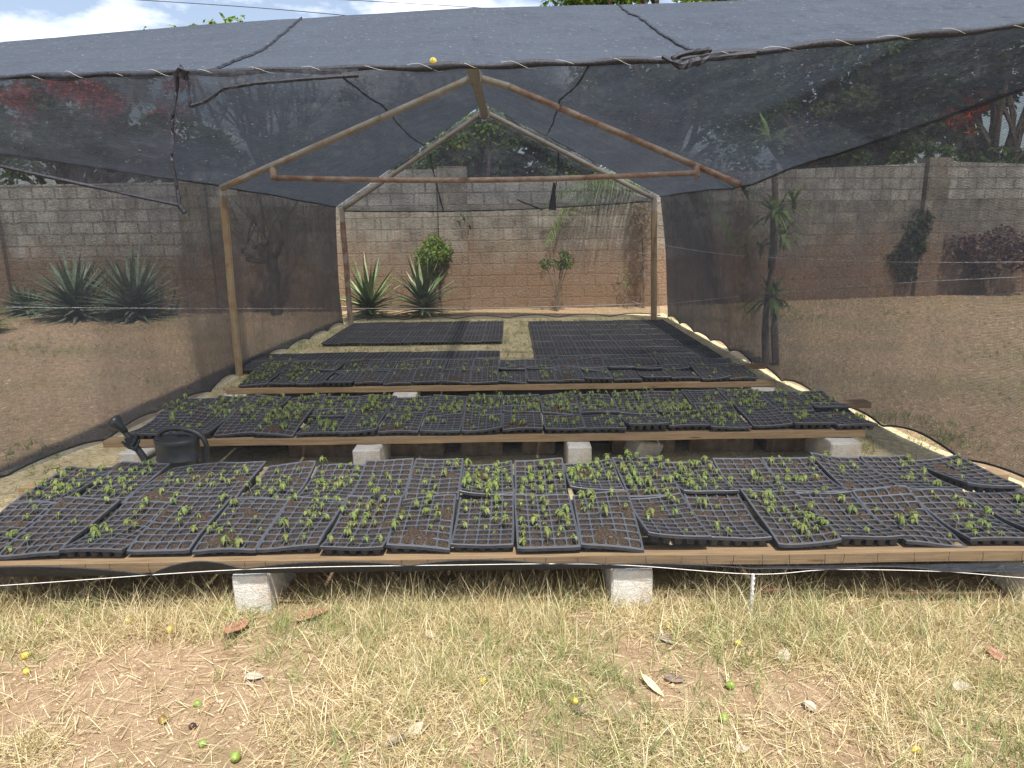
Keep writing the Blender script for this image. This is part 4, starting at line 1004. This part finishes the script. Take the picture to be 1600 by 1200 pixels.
a = G(838, 569, .06); gtrays(a.x, a.y, 8, 7, 'right ground block', lambda c, r: 9 if (r == 5 and c in (4, 5)) else (2 if c >= 5 and R.random() < .6 else 0))

# ------------------------------------------------------------------ watering can
def can():
    g = P(282, 730, 4.02); g.z = .012
    root = empty('watering_can', g, rad(-4), 'black plastic watering can with long spout standing behind the nearest trays at left', 'watering can')
    b = MB(); n = 40; H = .355
    prof = [(.118, 0), (.128, .01), (.128, .05), (.133, .055), (.133, .062), (.128, .067), (.128, .15), (.133, .155), (.133, .162), (.128, .167), (.129, .22), (.134, .225), (.134, .232), (.129, .237), (.131, .33), (.136, H), (.128, H + .004), (.122, H - .004)]
    vs = []
    for r, z in prof:
        for k in range(n):
            t = 2 * math.pi * k / n; vs.append((r * math.cos(t), r * .80 * math.sin(t), z))
    fs = [(i * n + k, i * n + (k + 1) % n, (i + 1) * n + (k + 1) % n, (i + 1) * n + k) for i in range(len(prof) - 1) for k in range(n)] + [tuple(range(n - 1, -1, -1))]
    b.add(vs, fs); o = b.build('body', M['can'], root, smooth=True)
    # half-closed top with an oval filling hole
    t = MB(); inner = []; outer = []
    for k in range(n):
        a = 2 * math.pi * k / n; outer.append((.123 * math.cos(a), .098 * math.sin(a), H - .004 + .012 * (1 - math.cos(a)) / 2)); inner.append((.045 + .044 * math.cos(a), .034 * math.sin(a) - .005, H + .010))
    low = [(x, y, z - .03) for x, y, z in inner]
    t.add(outer + inner + low, [(k, (k + 1) % n, n + (k + 1) % n, n + k) for k in range(n)] + [(n + k, n + (k + 1) % n, 2 * n + (k + 1) % n, 2 * n + k) for k in range(n)]); t.build('top_cover', M['can'], root, smooth=True)
    h = MB(); pts = smooth([Vector(p) for p in ((-.115, 0, H - .01), (-.10, 0, H + .03), (-.03, 0, H + .058), (.07, 0, H + .052), (.155, 0, H + .012), (.182, 0, H - .06), (.165, 0, H - .15), (.128, 0, H - .21))], 6)
    h.tube(pts, .016, 10); h.build('handle', M['can'], root, smooth=True)
    s = MB(); s.tube(smooth([Vector(p) for p in ((-.10, 0, .05), (-.17, 0, .12), (-.24, 0, .25), (-.33, 0, .40))], 5), [.032 - .0011 * k for k in range(16)], 12)
    s.tube([Vector((-.12, 0, .27)), Vector((-.20, 0, .22))], .012, 8); s.build('spout', M['can'], root, smooth=True)
    r_ = MB(); d = Vector((-.6, -.1, .75)).normalized(); c = Vector((-.33, 0, .40)); r_.tube([c - d * .02, c + d * .02, c + d * .06, c + d * .085, c + d * .095], [.018, .024, .042, .045, .030], 16); r_.build('sprinkler_head', M['can'], root, smooth=True)
    w = MB()
    for k in range(7): 
        q = Vector((-.285, 0, .33)) + Vector((R.uniform(-.02, .02), 0, R.uniform(-.03, .03))); a = R.uniform(0, 3)
        w.tube(smooth([q + Vector((math.cos(a) * .03, -.03, .02)), q + Vector((.02, -.035, -.02)), q + Vector((.035, .0, math.sin(a) * .03)), q + Vector((.0, .03, .01)), q + Vector((-.03, -.01, 0))], 4), .008, 6)
    w.build('cloth_wrap', M['rope'], root)
can()

# ------------------------------------------------------------------ fallen fruit and leaves
def fruit_mat(name, c1, c2): return simple(name, c1, c2, 18, .4, 4, .002, .5)
FM = {'y': fruit_mat('ripe yellow fruit', (.52, .40, .05), (.66, .54, .10)), 'g': fruit_mat('green fruit', (.16, .24, .04), (.30, .36, .08)), 'b': fruit_mat('browned fruit', (.10, .05, .02), (.40, .30, .06)), 'd': fruit_mat('dark rotten fruit', (.03, .012, .01), (.08, .04, .03))}
def fruit(px, py, k, s, lab, at=None):
    b = MB(); n = 14; rg = R.uniform(.8, 1.0)
    pts = []; rr = []
    for i in range(11):
        t = i / 10; pts.append(Vector((0, 0, (t - .5) * 2.3 * s))); rr.append(max(.0006, s * math.sin(math.pi * min(.985, max(.015, t))) ** .62 * (1 - .12 * t)))
    b.tube(pts, rr, n); o = b.build('fallen_fruit', FM[k], smooth=True)
    st = MB(); st.tube([Vector((0, 0, 1.1 * s)), Vector((.001, 0, 1.32 * s))], [.0022, .0014], 5); q = st.build('stalk', M['stem'], o)
    g = at if at is not None else G(px, py, .018); o.location = (g.x, g.y, (max(hz(g.x, g.y), -.01) + s * .9) if at is None else g.z)
    o.rotation_euler = (rad(R.uniform(60, 110)), 0, R.uniform(0, 6.28)); tag(o, lab, 'fruit', 'fallen fruits')
for px, py, k, s, lab in (
    (60, 967, 'g', .0155, 'yellow green fruit in the grass near the far left, below the skirt'), (201, 966, 'y', .0135, 'greenish yellow fruit right of the pair of tufts at left'),
    (265, 980, 'y', .015, 'yellow fruit nearest the left concrete block, on its left'), (38, 1019, 'y', .015, 'yellow fruit on bare soil at the left edge'),
    (92, 982, 'g', .012, 'green fruit hidden in a grass tuft at left'), (40, 1043, 'y', .012, 'dull yellow fruit just below the one at the left edge'),
    (308, 1094, 'g', .0125, 'green fruit in grass above the dark rotten one'), (253, 1120, 'b', .015, 'half browned long fruit on bare soil at lower left'),
    (300, 1128, 'd', .0115, 'dark rotten fruit at lower left'), (316, 1156, 'g', .013, 'small green fruit below the dark rotten one'), (367, 1177, 'g', .0175, 'largest green fruit by the bottom edge left of centre'),
    (640, 1069, 'g', .012, 'green fruit beside a clump, left neighbour of the yellow centre one'), (755, 1063, 'y', .0135, 'yellow fruit in the straw just left of the centre'), (897, 1093, 'y', .0135, 'yellow fruit lying beside a grey curled leaf'),
    (1045, 977, 'y', .0125, 'yellow fruit in grass just below the pale right block'), (1153, 1007, 'y', .0145, 'yellow fruit below the metal stake'), (1141, 1071, 'g', .0155, 'green fruit right of the long pale leaf'),
    (1131, 1123, 'g', .0175, 'round green fruit lowest on the right half'), (1432, 1165, 'y', .013, 'dull yellow fruit near the bottom right corner')):
    fruit(px, py, k, s, lab)
fruit(0, 0, 'y', .016, 'yellow fruit resting on the rolled top edge of the net roof', at=P(677, 98, 3.0) + Vector((0, -.002, .004)))
LM = {'r': simple('red brown dry leaf', (.24, .11, .075), (.42, .22, .15), 26, .7, 5, .003, .3), 'p': simple('pale dry leaf', (.33, .28, .21), (.50, .45, .36), 26, .7, 5, .003, .3), 'y': simple('yellowed leaf', (.62, .50, .26), (.76, .66, .42), 20, .6, 5, .003, .3), 'k': simple('dark curled leaf', (.13, .09, .07), (.28, .21, .17), 26, .7, 5, .003, .3)}
def dleaf(px, py, k, L, w, lab, rz=None, lift=.012):
    g = G(px, py, .02); curl = R.uniform(.1, .35); ph = R.uniform(0, 6)
    b = MB(); K, J = 14, 6; vs = []
    for i in range(K + 1):
        t = i / K; ww = w / 2 * (math.sin(math.pi * t ** .8) ** .75) * (1 + .06 * math.sin(i * 2.3)) + .0006
        for j in range(J + 1):
            s = j / J * 2 - 1; vs.append(((t - .5) * L, s * ww, abs(s) ** 1.5 * ww * curl * 1.4 + .07 * L * math.sin(3 * t + ph) + (.0012 if j % 2 else 0)))
    b.add(vs, [(i * 7 + j, (i + 1) * 7 + j, (i + 1) * 7 + j + 1, i * 7 + j + 1) for i in range(K) for j in range(J)])
    o = b.build('dry_leaf', LM[k], smooth=True); o.location = (g.x, g.y, max(0, hz(g.x, g.y)) + lift); o.rotation_euler = (R.uniform(-.15, .15), R.uniform(-.15, .15), R.uniform(0, 6.28) if rz is None else rz)
    mo = o.modifiers.new('thick', 'SOLIDIFY'); mo.thickness = .0008
    st = MB(); st.tube([Vector((-L * .62, .004, .012)), Vector((-L * .5, 0, .004)), Vector((L * .45, 0, .003))], [.0012, .0012, .0006], 5); st.build('leaf_stalk', LM[k], o)
    tag(o, lab, 'dry leaf', 'fallen dry leaves')
for a in ((370, 984, 'r', .125, .095, 'large red brown leaf left of the left concrete block foot', 1.2, .03), (487, 962, 'r', .15, .085, 'red brown leaf right of the left concrete block', .2, .02), (1200, 926, 'r', .13, .06, 'red brown leaf in the shade right of the metal stake', -.2, .03),
          (1020, 1071, 'y', .11, .026, 'long narrow pale yellow leaf right of centre', -1.0, .02), (397, 1054, 'p', .07, .045, 'small whitish leaf below the large red brown one'), (1056, 1056, 'k', .08, .05, 'dark curled leaf right of the long pale one'),
          (1225, 1022, 'p', .07, .045, 'pale crumpled leaf below the yellow fruit on the right'), (1503, 1070, 'p', .08, .05, 'pale grey leaf near the right edge'), (672, 990, 'p', .06, .04, 'pale leaf in grass left of centre'), (905, 1104, 'k', .07, .04, 'grey curled leaf under the yellow fruit'),
          (1035, 945 + 50, 'k', .07, .035, 'brown leaf in grass below the pale right block'), (650, 1135, 'p', .06, .04, 'bleached leaf at the bottom left of centre'), (1555, 1018, 'r', .09, .045, 'reddish leaf at the right edge in the grass'), (1265, 1005 + 95, 'p', .05, .03, 'small pale leaf on soil right of the green fruits'),
          (1160, 1168, 'p', .055, .035, 'white withered leaf at the bottom right of centre'), (618, 1155, 'k', .075, .03, 'dark folded leaf by the bottom edge'), (1040, 1000, 'p', .06, .02, 'narrow pale leaf in the grass')):
    dleaf(*a)
R2 = random.Random(5)
